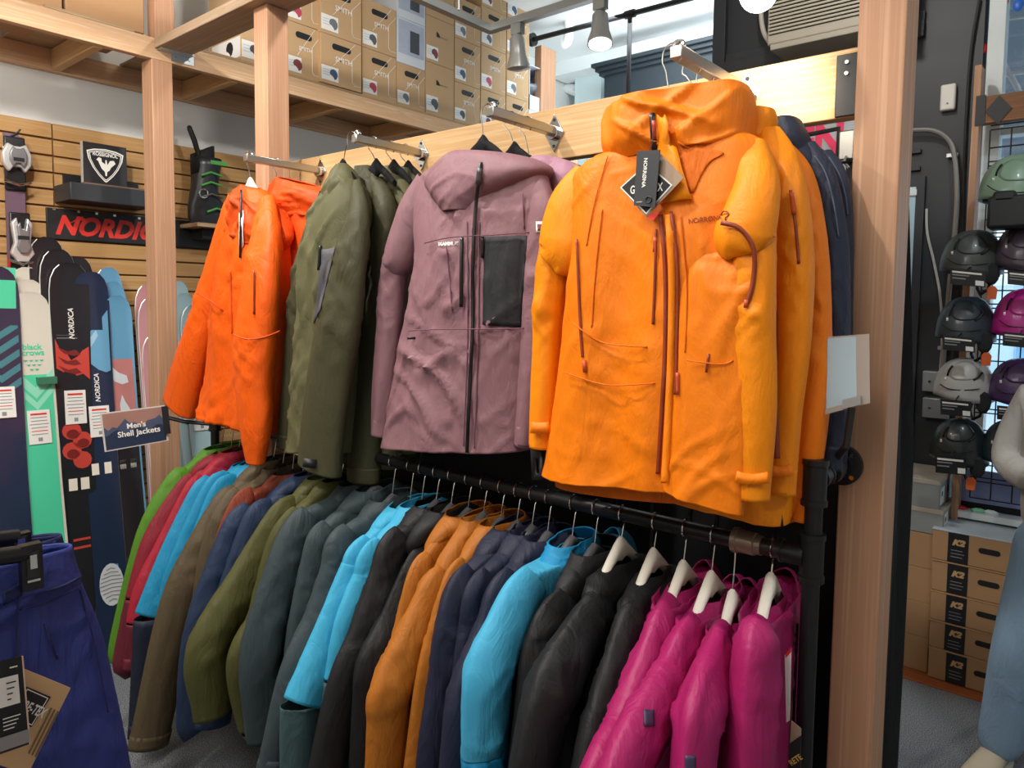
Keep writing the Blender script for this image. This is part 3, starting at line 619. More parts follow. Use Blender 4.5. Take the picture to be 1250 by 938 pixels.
# black shelf under the sign
t = thing('display_shelf', 'black box shelf on the slatted wall under the shield sign', 'shelf', (WX, 1.4, z0-.05))
ya, yb = onX(86, 235, -3.55).y, onX(176, 248, -3.55).y+.05; zt_ = z0-.001
bx('body', plain('dark grey laminate', '#2c3035', .5), t, WX+.001, -3.55, ya, yb, zt_-.085, zt_-.008, bevel=.003)
bx('top', plain('brown shelf edge', '#6d5647', .6), t, -3.7, -3.56, ya+.06, yb, zt_-.008, zt_)
bx('back', BLACK, t, WX+.001, WX+.02, onX(76, 220, WX).y, yb, zt_-.05, zt_+.05)
# red letter banner
bxx = -3.735
ya, yb = onX(57, 270, bxx).y, onX(57, 270, bxx).y+.92; zt_ = onX(57, 253, bxx).z; zb_ = onX(58, 291, bxx).z
t = thing('letter_banner', 'long black banner with red slanted letters on the slatted wall', 'sign', (bxx, (ya+yb)/2, zb_))
bx('board', plain('black banner', '#1d1e20', .5), t, WX+.001, bxx, ya, yb, zb_, zt_, bevel=.002)
text(t, 'NORDICA', (bxx+.001, onX(66, 278, bxx).y+.265, (zb_+zt_)/2-.004), Y3, Z3, .52, REDINK, bold=.04, shear=.35, hscale=1.05)
mk('letter_peak', [onX(*p, bxx+.0012) for p in ((82, 274), (100, 264), (109, 271), (103, 272), (98, 268))], [(0,1,2,3,4)], REDINK, t)
for x in (66, 96, 118, 140, 170): P = onX(x, 254+(x-57)*.11, bxx+.002); bx('pin', STEEL, t, P.x-.003, P.x, P.y-.006, P.y+.006, P.z-.006, P.z+.004)
# ski hanging on the wall with bindings
hx = -3.72
P = [onX(3, 162, hx), onX(27, 168, hx), onX(33, 331, hx), onX(6, 327, hx)]
t = thing('wall_ski', 'purple and black ski with silver bindings hung high on the slatted wall', 'ski', P[3])
MB().prism([(0, 0), (P[1].y-P[0].y-.02, 0), (P[1].y-P[0].y, -.03), (P[1].y-P[0].y, P[2].z-P[1].z), (0, P[2].z-P[1].z)], P[0], Y3, Z3, X3, .014).build('core', plain('ski plum', '#6f5668', .35), t)
yy0, yy1 = P[0].y, P[1].y; zz = P[0].z
bx('top_plate', plain('ski black', '#1b1b1e', .35), t, hx+.0145, hx+.016, yy0, yy1-.004, zz-.17, zz-.032)
bx('tail_band', plain('ski red', '#c8202f', .4), t, hx+.0145, hx+.016, yy0, yy1, P[2].z, P[2].z+.05)
text(t, 'MARKER', (hx+.017, (yy0+yy1)/2, zz-.07), Y3, Z3, .085, WINK, bold=.03, hscale=1.2)
def binding(par, yc, zc, s, top):
    bx('binding_base', plain('ski black', '#1b1b1e', .35), par, hx+.016, hx+.028, yc-.04, yc+.04, zc-.12*s, zc+.09*s, bevel=.006)
    BW = plain('binding white', '#d4d4d4', .28, .4)
    pr_ = [(-.03, -.05), (-.052, -.02), (-.055, .02), (-.035, .06), (-.012, .05), (.012, .05), (.035, .06), (.055, .02), (.052, -.02), (.03, -.05), (.015, -.03), (-.015, -.03)] if top else [(-.02, .07), (-.04, .05), (-.03, -.02), (-.045, -.06), (-.02, -.09), (.02, -.09), (.045, -.06), (.03, -.02), (.04, .05), (.02, .07), (.012, .03), (-.012, .03)]
    o = MB().prism([(a*1.0, b*s) for a, b in pr_], (hx+.028, yc, zc), Y3, Z3, X3, .03).build('toe_piece' if top else 'heel_piece', BW, par, bevel=.005)
    MB().prism([(a*.6, b*s*.7) for a, b in pr_], (hx+.058, yc, zc+.004), Y3, Z3, X3, .018).build('cap', plain('binding grey', '#8f8f92', .3, .5), o, bevel=.004)
    bx('brake_gap', INK, o, hx+.0585, hx+.077, yc-.02, yc+.02, zc-.012, zc+.004)
    MB().tube([(hx+.05, yc-.05, zc-.085*s), (hx+.06, yc, zc-.1*s), (hx+.05, yc+.05, zc-.085*s)], .006, 8).build('lever', STEEL, par)
binding(t, (yy0+yy1)/2, onX(15, 196, hx).z, 1.1, True); binding(t, (yy0+yy1)/2+.01, onX(19, 290, hx).z, 1.2, False)
MB().tube([Vector(p) for p in cr([tuple(onX(x, y, hx+.02)) for x, y in ((12, 167), (20, 163), (25, 158))], 3)], .004, 6).build('hanging_cord', BLACK, t)
# ski boot on a small wooden shelf
t = thing('boot_shelf', 'small wooden shelf with black bracket holding the ski boot', 'shelf', (WX, 1.9, 1.9))
s0, s1 = onX(235, 272, -3.6), onX(273, 270, -3.6)
bx('board', W_PLY, t, WX+.001, -3.55, s0.y, s1.y+.06, s0.z-.02, s0.z, bevel=.002); bx('bracket', BLACK, t, WX+.001, -3.62, s0.y+.06, s1.y+.02, s0.z-.075, s0.z-.021, bevel=.003)
bt = thing('ski_boot', 'black ski boot with green buckles on the little shelf', 'boot', (-3.65, (s0.y+s1.y)/2, s0.z))
BZ = s0.z+.001; bc = (s0.y+s1.y)/2+.02; GR = plain('green buckle', '#4f9a4a', .4)
BOOT = plain('boot shell', '#24262a', .35)
rr = []
for z, ya, yb, wx in ((0, -.09, .16, .05), (.03, -.10, .165, .055), (.06, -.10, .155, .055), (.09, -.10, .12, .056), (.13, -.09, .07, .056), (.18, -.08, .055, .057), (.24, -.075, .06, .06), (.3, -.07, .07, .064), (.34, -.075, .075, .066)):
    rr.append([Vector((-3.65+wx*math.cos(a)*(.85 if z < .1 else 1), bc+(ya+yb)/2+(yb-ya)/2*math.sin(a), BZ+z)) for a in [i*PI/10 for i in range(20)]])
rr = [[(lambda v: v)(p) for p in r] for r in rr]
MB().rings(rr, True, True, False).build('shell', BOOT, bt, sharp=50, solid=.004)
lr = [[Vector((-3.65+.05*math.cos(a), bc-.02+.055*math.sin(a)+.0*z, BZ+.28+z+.03*math.sin(a))) for a in [i*PI/8 for i in range(16)]] for z in (0, .06, .1)]
MB().rings(lr, True, False, False).build('liner', plain('boot liner', '#101013', .8), bt, solid=.008)
MB().tube([(-3.62, bc-.05, BZ+.33), (-3.61, bc-.08, BZ+.41), (-3.62, bc-.1, BZ+.47), (-3.64, bc-.09, BZ+.48)], [.012, .014, .013, .012], 8).build('pull_tab', BLACK, bt)
bx('strap', GR, bt, -3.59, -3.583, bc-.01, bc+.08, BZ+.305, BZ+.325)
for z, yy in ((.25, 0), (.2, 0), (.14, .0), (.07, .03)):
    m_ = MB().tube([(-3.588, bc-.06+yy, BZ+z-.01), (-3.584, bc-.01+yy, BZ+z+.012), (-3.586, bc+.05+yy, BZ+z)], .006, 8).build('buckle', GR if z != .14 else STEEL, bt)
MB().tube(arc((-3.585, bc-.05, BZ+.15), .022, 0, 2*PI, Y3, Z3, 16), .004, 6, cap=False).build('ring', STEEL, bt)
# ---------------------------------------------------------------- leaning skis
def ski(name, lab, tip, low, wpx, mat, XT=-3.64, XL=-3.42, group='skis leaning on the slatted wall', th=.014):
    P0 = onX(*tip, XT); P1 = onX(*low, XL); d = (P1-P0); d = d*(P0.z-.02)/(P0.z-P1.z)
    L = d.length; D = d/L; N = X3-D*X3.dot(D); N.normalize(); A = N.cross(D); A = A if A.y > 0 else -A
    D2 = (P0-EYE).dot(FF); hw = wpx*D2/FPX/2/ .93
    t = thing(name, lab, 'ski', P0+d, group); rg = []
    prof = [(0, .25, .035), (.006, .52, .03), (.018, .76, .024), (.04, .94, .016), (.07, 1.0, .009), (.12, 1.0, .003), (.25, .94, 0), (.5, .86, 0), (.75, .88, 0), (.93, .93, 0), (.985, .85, .004), (1, .5, .006)]
    for u, k, cv in prof:
        c = P0+d*u-N*(-cv); w_ = hw*k; rg.append([c-A*w_-N*th/2, c+A*w_-N*th/2, c+A*w_+N*th/2, c-A*w_+N*th/2])
    o = MB().rings(rg, True, True, True).build('core', mat, t, sharp=50)
    e = []
    for s in (-1, 1):
        MB().tube([P0+d*u+A*(hw*k*s)+N*cv for u, k, cv in prof[1:-1]], .0035, 6).build('edge', plain('pale ski edge', '#c9c9c4', .35, .4), t)
    return t, o, (P0, d, A, N, hw)
def skiband(sk, u0, u1, mat, name='graphic', k0=-.86, k1=.86, slant=0):
    P0, d, A, N, hw = sk[2]; off = N*.0085; V = []; n = 12
    for i in range(n+1):
        u = u0+(u1-u0)*i/n; cv = max(0, .024-u*.2)
        for s, sl in ((k0, -slant), (k1, slant)): V.append(P0+d*(u+sl)+A*(hw*(1-.14*min(1, u*2))*s)+off+N*cv)
    return mk(name, V, [(2*i, 2*i+1, 2*i+3, 2*i+2) for i in range(n)], mat, sk[0], sharp=180)
def skitext(sk, u, body, width, mat, across=True, **k):
    P0, d, A, N, hw = sk[2]; D = d.normalized()
    return text(sk[0], body, P0+d*u+N*.0105, A if across else -D, -D if across else -A, width, mat, **k)
def skitag(sk, u, h, w=.085):
    P0, d, A, N, hw = sk[2]; D = d.normalized(); c = P0+d*u+N*.013
    t = MB().obox(c, A*w/2, D*h/2, N*.0008).build('price_tag', PAPER, sk[0])
    for k in range(7):
        MB().obox(c+N*.0012-D*(h*(.38-.1*k)), A*w*(.36 if k != 3 else .42), D*h*(.012 if k else .028), N*.0002).build('print_line', REDINK if k in (0, 5) else GREYINK, t)
    MB().obox(c+N*.0012+D*h*.37, A*.008, D*.008, N*.0002).build('code_mark', GREYINK, t)
MINT = plain('mint topsheet', '#4fd0a4', .3); CREAM = plain('cream topsheet', '#d9d5c8', .3); SKB = plain('black topsheet', '#26262b', .22, coat=.3)
SKN = plain('night blue topsheet', '#25324c', .22, coat=.3); SKL = plain('sky blue topsheet', '#6aa3c8', .25); SKP = plain('dusty pink topsheet', '#c0898c', .3); SKPALE = plain('pale blue topsheet', '#aecbd2', .3)
SKRED = plain('red graphic', '#c8483e', .3); SKTEAL = plain('teal chevron', '#3f7f8a', .3); MINT2 = plain('pale mint graphic', '#8fe0c2', .3); SKPK = plain('pink graphic', '#c47f7c', .3, vary=.2); SKWH = plain('white graphic', '#d4dbe0', .3)
def skishape(sk, poly, mat, name='graphic', lift=.0092):
    P0, d, A, N, hw = sk[2]
    return mk(name, [P0+d*u+A*(hw*(1-.14*min(1, u*2))*k*.9)+N*(lift+max(0, .024-u*.2)) for u, k in poly], [tuple(range(len(poly)))], mat, sk[0], sharp=180)
def chev(sk, u, mat, h=.018, k=.86, dn=.03):
    P0, d, A, N, hw = sk[2]; D = d; off = N*.0095; V = [P0+d*u-A*hw*k+off, P0+d*(u+dn)+off, P0+d*u+A*hw*k+off, P0+d*(u+h)+A*hw*k+off, P0+d*(u+dn+h)+off, P0+d*(u+h)-A*hw*k+off]
    return mk('chevron', V, [(0, 1, 4, 5), (1, 2, 3, 4)], mat, sk[0], sharp=180)
s = ski('ski', 'navy ski with teal chevrons at the left edge', (-8, 328), (14, 650), 44, SKN)
skiband(s, .0, .1, MINT); [chev(s, .13+.035*k, SKTEAL) for k in range(5)]; skitag(s, .33, .13)
for i, (tx, ty, lx) in enumerate(((29, 329, 52), (31, 344, 54))):
    ski('ski', ['cream ski tip furthest back in the mint pair', 'cream ski tip just behind the mint ski'][i], (tx, ty), (lx, 655), 36, CREAM, -3.70+.03*i, -3.46+.015*i)
s = ski('ski', 'mint green ski with cream top and small chevrons', (33, 359), (59, 660), 42, CREAM)
skiband(s, .22, .99, MINT); chev(s, .205, MINT2, .03, .86, .05); chev(s, .245, MINT2, .02, .86, .05)
skitext(s, .145, 'black', .075, MINT, bold=.03); skitext(s, .163, 'crows', .085, MINT, bold=.03)
for r in range(3):
    for k in range(4-r):
        P0, d, A, N, hw = s[2]; c = P0+d*(.183+.012*r)+A*(.02*(k-(3-r)/2))+N*.0105
        mk('bird_mark', [c-A*.009-Z3*-.004, c-Z3*.005, c+A*.009+Z3*.004, c+Z3*.004], [(0, 1, 2, 3)], MINT, s[0])
skitag(s, .36, .145)
for i, (tx, ty, lx) in enumerate(((54, 292, 86), (68, 307, 92))):
    ski('ski', ['tallest black ski, rearmost of the red-and-black trio', 'middle black ski of the red-and-black trio'][i], (tx, ty), (lx, 690), 36, SKB, -3.70+.03*i, -3.44+.02*i)
s = ski('ski', 'black ski with red mountain graphic and white side lettering', (82, 323), (101, 690), 40, SKB)
skishape(s, [(.195, -1), (.225, -.7), (.235, -.3), (.25, -.1), (.24, .3), (.225, .6), (.215, 1), (.30, 1), (.285, .6), (.29, .2), (.275, -.2), (.28, -.6), (.27, -1)], SKRED)
SKRD = plain('dark red graphic', '#7c2a28', .3)
for u0 in (.215, .24, .262): skishape(s, [(u0, -.9), (u0+.012, -.3), (u0+.008, .2), (u0+.02, .5), (u0+.024, .1), (u0+.018, -.5)], SKRD, lift=.0098)
for u0, k0 in ((.43, -.3), (.455, .35), (.48, -.35), (.505, .3)): skishape(s, [(u0+.022*math.sin(q*PI/6), k0+.62*math.cos(q*PI/6)) for q in range(12)], SKRED)
for u0, k0 in ((.438, -.25), (.463, .4), (.488, -.3)): skishape(s, [(u0+.012*math.sin(q*PI/6), k0+.4*math.cos(q*PI/6)) for q in range(12)], SKRD, lift=.0098)
for q in range(5): skiband(s, .16+.008*q, .1615+.008*q, GREYINK, 'stripe', -.8, -.1+.1*q)
skitext(s, .155, 'NORDICA', .14, WINK, across=False, bold=.02, shear=.2); skitag(s, .37, .15)
for u in (.55,): [skiband(s, u, u+.03, IVORY, 'pad', a, a+.5) for a in (-.6, .1)]
for u in (.70, .72): skiband(s, u, u+.006, SKRED, 'stripe', -.5, .5)
ski('ski', 'black glossy ski tip behind the night blue ski', (91, 316), (122, 680), 34, SKB, -3.68, -3.44)
s = ski('ski', 'night blue ski with sky blue wave graphic', (107, 334), (133, 680), 38, SKN)
skishape(s, [(.10, 1), (.125, .55), (.14, .3), (.16, -.2), (.18, -.75), (.20, -.9), (.225, -.7), (.245, -.3), (.262, .2), (.27, .7), (.265, 1)], SKL)
skishape(s, [(.155, .2), (.175, -.2), (.19, -.4), (.205, -.3), (.19, .0), (.17, .3)], plain('pale wave', '#9cc4de', .3), lift=.0098)
skishape(s, [(.83+.055*math.sin(q*PI/10), .85*math.cos(q*PI/10)) for q in range(20)], SKWH)
for q in range(9): w_ = .82*math.cos((q-4)*.3); skishape(s, [(.79+.010*q, -w_), (.786+.010*q, 0), (.79+.010*q, w_), (.7925+.010*q, w_), (.7885+.010*q, 0), (.7925+.010*q, -w_)], GREYINK, 'stripe', .0105)
skitext(s, .31, 'NORDICA', .13, WINK, across=False, bold=.02, shear=.2); skitag(s, .4, .14)
for a in (-.7, .1): skiband(s, .51, .54, IVORY, 'pad', a, a+.45)
skiband(s, .78, .8, SKL, 'stripe', -.2, .5)
for i, (tx, ty, lx) in enumerate(((129, 329, 162), (134, 346, 165))):
    ski('ski', ['sky blue ski tip at the back of the blue and pink group', 'sky blue ski tip in the middle of the blue and pink group'][i], (tx, ty), (lx, 680), 29, SKL, -3.70+.03*i, -3.44+.02*i)
s = ski('ski', 'sky blue ski with pink sunset graphic', (139, 363), (167, 680), 32, SKL)
skiband(s, .17, .42, SKPK); skishape(s, [(.2, -.9), (.225, -.2), (.235, .4), (.255, .5), (.26, .0), (.25, -.6), (.235, -.95)], SKWH, lift=.0098); skishape(s, [(.29, -.1), (.31, .1), (.33, .4), (.345, .5), (.34, -.3), (.32, -.35)], SKWH, lift=.0098); skiband(s, .42, .99, SKB); skiband(s, .34, .42, SKRED, 'graphic', -.2, .8)
for a in (-.7, .1): skiband(s, .48, .505, IVORY, 'pad', a, a+.45)
for i, (tx, ty, lx) in enumerate(((178, 349, 198), (182, 365, 200), (187, 410, 203))):
    ski('ski', ['dusty pink ski, tallest behind the left post', 'dusty pink ski, middle one behind the left post', 'dusty pink ski, shortest behind the left post'][i], (tx, ty), (lx, 640), 28, SKP, -3.68+.03*i, -3.47+.02*i)
for i, (tx, ty, lx) in enumerate(((213, 345, 232), (220, 360, 240), (233, 374, 252))):
    s = ski('ski', ['pale blue ski, tallest right of the left post', 'pale grey blue ski, middle one right of the left post', 'pale blue ski, shortest right of the left post'][i], (tx, ty), (lx, 600), 28, SKPALE, -3.66+.03*i, -3.47+.02*i)
    P0, d, A, N, hw = s[2]; MB().tube(arc(P0+d*.03+N*.02, .012, 0, 2*PI, A, Z3, 14), .003, 5, cap=False).build('ring_mark', GREYINK, s[0])
    skitag(s, .36, .14)
# green and grey rack divider between skis
t = thing('ski_rack', 'low green rack bar dividing the standing skis', 'rack', onX(62, 465, -3.45))
pa, pb = onX(49, 462, -3.5), onX(72, 462, -3.5)
bx('arm', plain('green rack arm', '#3f7d62', .5), t, -3.6, -3.52, pa.y, pb.y, pa.z-.03, pa.z+.0)
bx('upright', plain('dark rack', '#22282a', .5), t, -3.6, -3.57, pa.y-.02, pa.y+.01, 0, pa.z)
# ================================================================ PIPE RACK
RX, RY, RZ = -.424, 1.42, 1.112
TX, LXR = -.424, -2.73
PR = .0168
t = thing('pipe_rack', 'black iron pipe clothes rack fixed to the right post', 'clothes rack', (RX, RY, 0))
MB().tube([(RX, RY, 0), (RX, RY, 1.275)], PR, 16).build('upright', BLACKP, t)
def fitting(name, a, b, r=.0225, par=None, mat=BLACKP):
    a, b = Vector(a), Vector(b); d = (b-a); L = d.length
    return MB().tube([a, a+d*.12, a+d*.13, a+d*.87, a+d*.88, b], [r*1.1, r*1.1, r, r, r*1.1, r*1.1], 18).build(name, mat, par)
fitting('tee', (RX, RY, 1.215), (RX, RY, 1.305), par=t); fitting('tee_branch', (RX, RY+.012, 1.265), (RX, RY+.055, 1.265), .0215, t)
fitting('tee', (RX, RY, 1.065), (RX, RY, 1.16), par=t); fitting('tee_branch', (RX-.012, RY, RZ), (RX-.06, RY, RZ), .0215, t)
MB().tube([(RX, RY+.02, 1.265), (RX, 1.6, 1.265)], PR, 14).build('stub', BLACKP, t)
MB().tube([(RX, 1.578, 1.265), (RX, 1.585, 1.265), (RX, 1.587, 1.265), (RX, 1.5995, 1.265)], [.024, .026, .043, .043], 24).build('flange', BLACKP, t)
for a in (.8, 2.4, 3.9, 5.5): MB().tube([(RX+.033*math.cos(a), 1.587, 1.265+.033*math.sin(a)), (RX+.033*math.cos(a), 1.584, 1.265+.033*math.sin(a))], .005, 8).build('screw', STEEL, t)
MB().tube([(RX-.02, RY, RZ), (LXR, RY, RZ)], PR, 16).build('rail', BLACKP, t)
cx0, cx1 = onY(925, 662, RY).x, onY(896, 655, RY).x
MB().tube([(cx0+.01, RY, RZ), (cx0-.002, RY, RZ), (cx0-.004, RY, RZ), (cx1+.012, RY, RZ), (cx1+.01, RY, RZ), (cx1, RY, RZ)], [.02, .02, .0235, .0235, .0265, .0265], 18).build('coupling', IRON, t)
MB().tube([(RX-.06, RY, RZ), (cx0, RY, RZ)], .0172, 16).build('nipple', plain('dark bronze pipe', '#3b302a', .35, .5), t)
MB().tube([(LXR, RY, 0), (LXR, RY, RZ+.03)], PR, 14).build('upright', BLACKP, t); fitting('tee', (LXR, RY, 1.07), (LXR, RY, 1.155), par=t)
# sign holders
def card_sign(name, lab, quad, Y, mat, d=.004):
    P = [onY(*p, Y) for p in quad]; t = thing(name, lab, 'sign', (P[2]+P[3])/2); N = (P[1]-P[0]).cross(P[3]-P[0]).normalized(); N = N if N.y < 0 else -N
    return t, P, N
lsx = LXR-.0
t = thing('sign', "small framed sign with mountain picture clipped to the rack end", 'sign', onX(165, 552, -2.95))
PL = onX(122, 503, -3.02); 
Q = [onP(*p, Vector((-2.9, 1.2, 1)), Vector((.86, -.51, 0)).normalized()) for p in ((122, 505), (201, 495), (206, 538), (128, 552))]
N = (Q[1]-Q[0]).cross(Q[3]-Q[0]).normalized(); N = N if N.dot(EYE-Q[0]) > 0 else -N
def slab(name, Q, N, th, mat, par): return mk(name, [q+N*th for q in Q]+[q-N*th for q in Q], [(0,1,2,3),(7,6,5,4),(0,4,5,1),(1,5,6,2),(2,6,7,3),(3,7,4,0)], mat, par)
slab('holder', Q, N, .003, plain('sign holder rim', '#c9c3bb', .4), t)
def quadlerp(Q, u, v): return (Q[0]*(1-u)+Q[1]*u)*(1-v)+(Q[3]*(1-u)+Q[2]*u)*v
def subq(Q, u0, u1, v0, v1, N, off): return [quadlerp(Q, u, v)+N*off for u, v in ((u0, v0), (u1, v0), (u1, v1), (u0, v1))]
mk('picture', subq(Q, .03, .97, .03, .97, N, .0035), [(0,1,2,3)], plain('navy print', '#27324a', .35), t)
n_ = 14; top = [quadlerp(Q, .03+.94*i/n_, .03) for i in range(n_+1)]; ridge = [quadlerp(Q, .03+.94*i/n_, .36+.09*math.sin(i*.9)+.06*math.sin(i*2.3)) for i in range(n_+1)]
mk('sunset_print', [p+N*.0042 for p in top+ridge], [(i, i+1, n_+2+i, n_+1+i) for i in range(n_)], plain('sunset print', '#9b7469', .4, vary=.25), t)
ridge2 = [quadlerp(Q, .03+.94*i/n_, .55+.07*math.sin(i*1.3+1)) for i in range(n_+1)]
mk('haze_print', [p+N*.0041 for p in ridge+ridge2], [(i, i+1, n_+2+i, n_+1+i) for i in range(n_)], plain('haze print', '#46506a', .4, vary=.2), t)
A = (Q[1]-Q[0]+Q[2]-Q[3]).normalized(); B = (Q[0]-Q[3]).normalized()
text(t, "Men's", quadlerp(Q, .53, .42)+N*.0055, A, B, (Q[1]-Q[0]).length*.29, WINK, bold=.02); text(t, 'Shell Jackets', quadlerp(Q, .56, .64)+N*.0055, A, B, (Q[1]-Q[0]).length*.66, WINK, bold=.02)
cq = subq(Q, .95, 1.05, .02, .8, N, .006); slab('clip', cq, N, .006, BLACK, t)
MB().tube([quadlerp(Q, 1.02, .35), onX(225, 515, -2.78), Vector((LXR, RY-.02, onY(262, 517, RY).z))], .008, 8).build('arm', BLACK, t)
MB().tube([Vector((LXR, RY, RZ+.03)), Vector((LXR, RY, onY(262, 512, RY).z))], .012, 10).build('post', BLACK, t)
# acrylic price holder on the right stub
t = thing('sign_holder', 'clear acrylic card holder with pale paper clipped to the pipe by the right post', 'sign', (RX, 1.52, 1.28))
ph = Vector((RX, 1.425, 1.4)); hn = Vector((.12, -1, 0)).normalized()
Q = [onP(*p, ph, hn) for p in ((1006, 412), (1061, 408), (1062, 492), (1007, 506))]; N = hn
slab('card', Q, N, .002, plain('pinkish card', '#cbb9ab', .5), t)
mk('paper', subq(Q, .04, .72, .02, .93, N, .003), [(0,1,2,3)], plain('pale blue paper', '#cfe4ee', .3, vary=.06), t)
slab('cover', subq(Q, -.01, 1.01, -.01, 1.01, N, .006), N, .001, GLASSY, t)
cq = subq(Q, .42, .82, .86, .98, N, .009); slab('clip', cq, N, .004, STEEL, t)
MB().tube([quadlerp(Q, .6, 1.0), onP(1033, 545, ph, hn), Vector((RX+.005, 1.52, 1.285))], .007, 8).build('stem', BLACK, t)
MB().tube([(RX, 1.505, 1.265), (RX, 1.535, 1.265)], .0255, 16).build('collar', BLACK, t)
# ================================================================ DISPLAY ARMS
ARMX = (-2.318, -1.765, -1.224, -.673); ARMZ = (2.078, 2.076, 2.07, 2.08)
ARML = ('leftmost', 'second from left', 'third from left', 'rightmost')
AY0 = (1.33, 1.365, 1.365, 1.285)
for i, x in enumerate(ARMX):
    z = ARMZ[i]; y0 = AY0[i]; tilt = .03
    t = thing('faceout_bracket', f'{ARML[i]} chrome display arm on the pale wall board', 'display arm', (x, LEDY, z), 'display arms on the wall board')
    MB().prism([(0, .052), (.033, 0), (0, -.052), (-.033, 0)], (x, LEDY-.005, z), X3, Z3, Y3, .0048).build('plate', STEEL, t, bevel=.001)
    for zz in (.036, -.036): MB().tube([(x, LEDY-.005, z+zz), (x, LEDY-.0065, z+zz)], .0045, 8).build('screw', INK, t)
    MB().tube([(x, LEDY-.005, z), (x, LEDY-.02, z)], .02, 14).build('socket', STEEL, t)
    MB().box(x-.013, x+.013, y0, LEDY-.012, z-.008, z+.016).build('bar', DSTEEL, t, bevel=.002)
    MB().tube(arc((x, y0+.012, z+.016), .009, 0, PI, X3, Z3, 8), .006, 8).build('stop', STEEL, t)
# ================================================================ GARMENTS
NF = Vector((0, -1, 0))
def pw(x, y, Y, wpx):            # half width in metres of wpx pixels at that depth
    return wpx*(onY(x, y, Y)-EYE).dot(FF)/FPX/2
def rows_px(rows, Y): return [(onY(r[0], r[1], Y+(r[5] if len(r) > 5 else 0)), onY(r[2], r[3], Y+(r[5] if len(r) > 5 else 0)), r[4]) for r in rows]
def sleeve_px(name, pts, Y, mat, par, seed, flat=.6, amp=.0065, bends=(.35,), cuff=None, N=NF, ext=0):
    P = [onY(p[0], p[1], Y+p[3]) for p in pts]; rw = [pw(p[0], p[1], Y, p[2]) for p in pts]; rn = [min(a*flat+.008, .06) for a in rw]
    o = rmesh(name, sleeve(P, rw, rn, N, 40, 14, seed, amp, bends, .95), mat, par, solid=.002)
    if cuff:
        D = (P[-1]-P[-2]).normalized()
        c = rmesh('cuff', sleeve([P[-1]-D*.045, P[-1]-D*.02, P[-1]+D*.004], [rw[-1]*1.07]*3, [rn[-1]*1.1]*3, N, 24, 3, seed+1, .002), cuff, par, solid=.002)
    return o
def hook(par, top, base, r_bar=.02, mat=STEEL, A=X3, flip=1, wr=.0016):
    """wire hook looping over the bar at top, shank running down to base"""
    c = Vector((top.x, top.y, top.z)) if False else top
    pts = arc(c, r_bar, -.9*flip if flip > 0 else PI+.9, PI*1.02 if flip > 0 else -.02*PI, A, Z3, 12)
    end = pts[-1]; pts += [end-Z3*.012, Vector(((end.x+base.x)/2, (end.y+base.y)/2, end.z-.03)), base]
    return MB().tube([Vector(p) for p in cr([tuple(p) for p in pts], 2)], wr, 6).build('hook', mat, par)
def hanger(lab, top, base, A, half, drop, mat, group, r_bar=.021, th=.011, clip=False, flip=1, lip=.02):
    t = thing('hanger', lab, 'hanger', base-Z3*drop, group)
    hook(t, top, base, r_bar, STEEL, Vector((A.y, -A.x, 0)) if group.startswith('x') else A, flip)
    A = A.normalized(); n = 10
    P = [base+A*(half*u)-Z3*(drop*abs(u)**1.35)+Z3*(-.006) for u in [-1+2*i/(2*n) for i in range(2*n+1)]]
    r = []; B = A.cross(Z3)
    for i, p in enumerate(P):
        u = abs(-1+i/n); a = th*(1.15-.35*u); h = .017*(1.25-.5*u)+lip*max(0, 1-u*5)
        r.append([p+B*(a*math.cos(q))+Z3*(h*math.sin(q)*(1 if math.sin(q) < 0 else .55)) for q in [k*PI/5 for k in range(10)]])
    MB().rings(r, True, True, True).build('shoulder_bar', mat, t)
    return t
# ---------------------------------------------------------------- bright orange jacket in front
OR = fabric('bright orange shell', '#e87800', .55, .22); OR2 = fabric('amber shell', '#ee8800', .55, .22); ORD_ = fabric('deep orange lining and neck shade', '#d06400', .7)
ZIPB = plain('rust brown zip', '#8c3416', .5); ZIPK = plain('black zip', '#141416', .35); PUL = plain('rust zip pull', '#c04a1c', .5)
def jacket_root(lab, Y, px, group): return thing('shell_jacket', lab, 'jacket', onY(px[0], px[1], Y), group)
UG = 'shell jackets on the display arms'
Y = 1.30
J = jacket_root('bright orange shell jacket with rust zips and hang tags, frontmost on the rightmost arm', Y, (790, 600), UG)
body = rmesh('body', cloth(rows_px([(768, 182, 892, 158, .03), (728, 197, 925, 168, .055), (703, 220, 938, 190, .065), (703, 258, 938, 240, .078), (706, 300, 932, 295, .088), (699, 380, 926, 385, .09), (688, 470, 922, 480, .09), (676, 545, 908, 558, .088), (669, 577, 900, 597, .09)], Y), NF, 110, 12, 3.1, .024, .006, f1=9), OR, J, solid=.002)
lining = rmesh('lining', cloth(rows_px([(676, 540, 904, 556, .07, .02), (684, 590, 880, 612, .075, .03)], Y), NF, 40, 5, 5.5, .006, .003), ORD_, J)
hood = rmesh('hood', cloth(rows_px([(752, 204, 912, 178, .07), (745, 186, 914, 158, .088), (743, 164, 917, 134, .086), (744, 146, 915, 115, .08), (746, 137, 909, 103, .074)], Y+.01), NF, 100, 14, 2.9, .026, .016, .62, f1=9, f2=7), OR, J, solid=.003)
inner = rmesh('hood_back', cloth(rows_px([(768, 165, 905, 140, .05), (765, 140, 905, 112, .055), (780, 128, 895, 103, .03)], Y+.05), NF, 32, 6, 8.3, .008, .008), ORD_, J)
flap = rmesh('front_flap', cloth(rows_px([(838, 275, 930, 270, .004, .05), (832, 310, 928, 308, .012, .012), (828, 350, 926, 350, .02), (824, 420, 920, 425, .022), (820, 510, 914, 520, .024), (816, 570, 909, 592, .024), (813, 596, 906, 629, .024)], Y-.072), NF, 70, 12, 6.6, .014, .008, f1=12), OR, J, solid=.002)
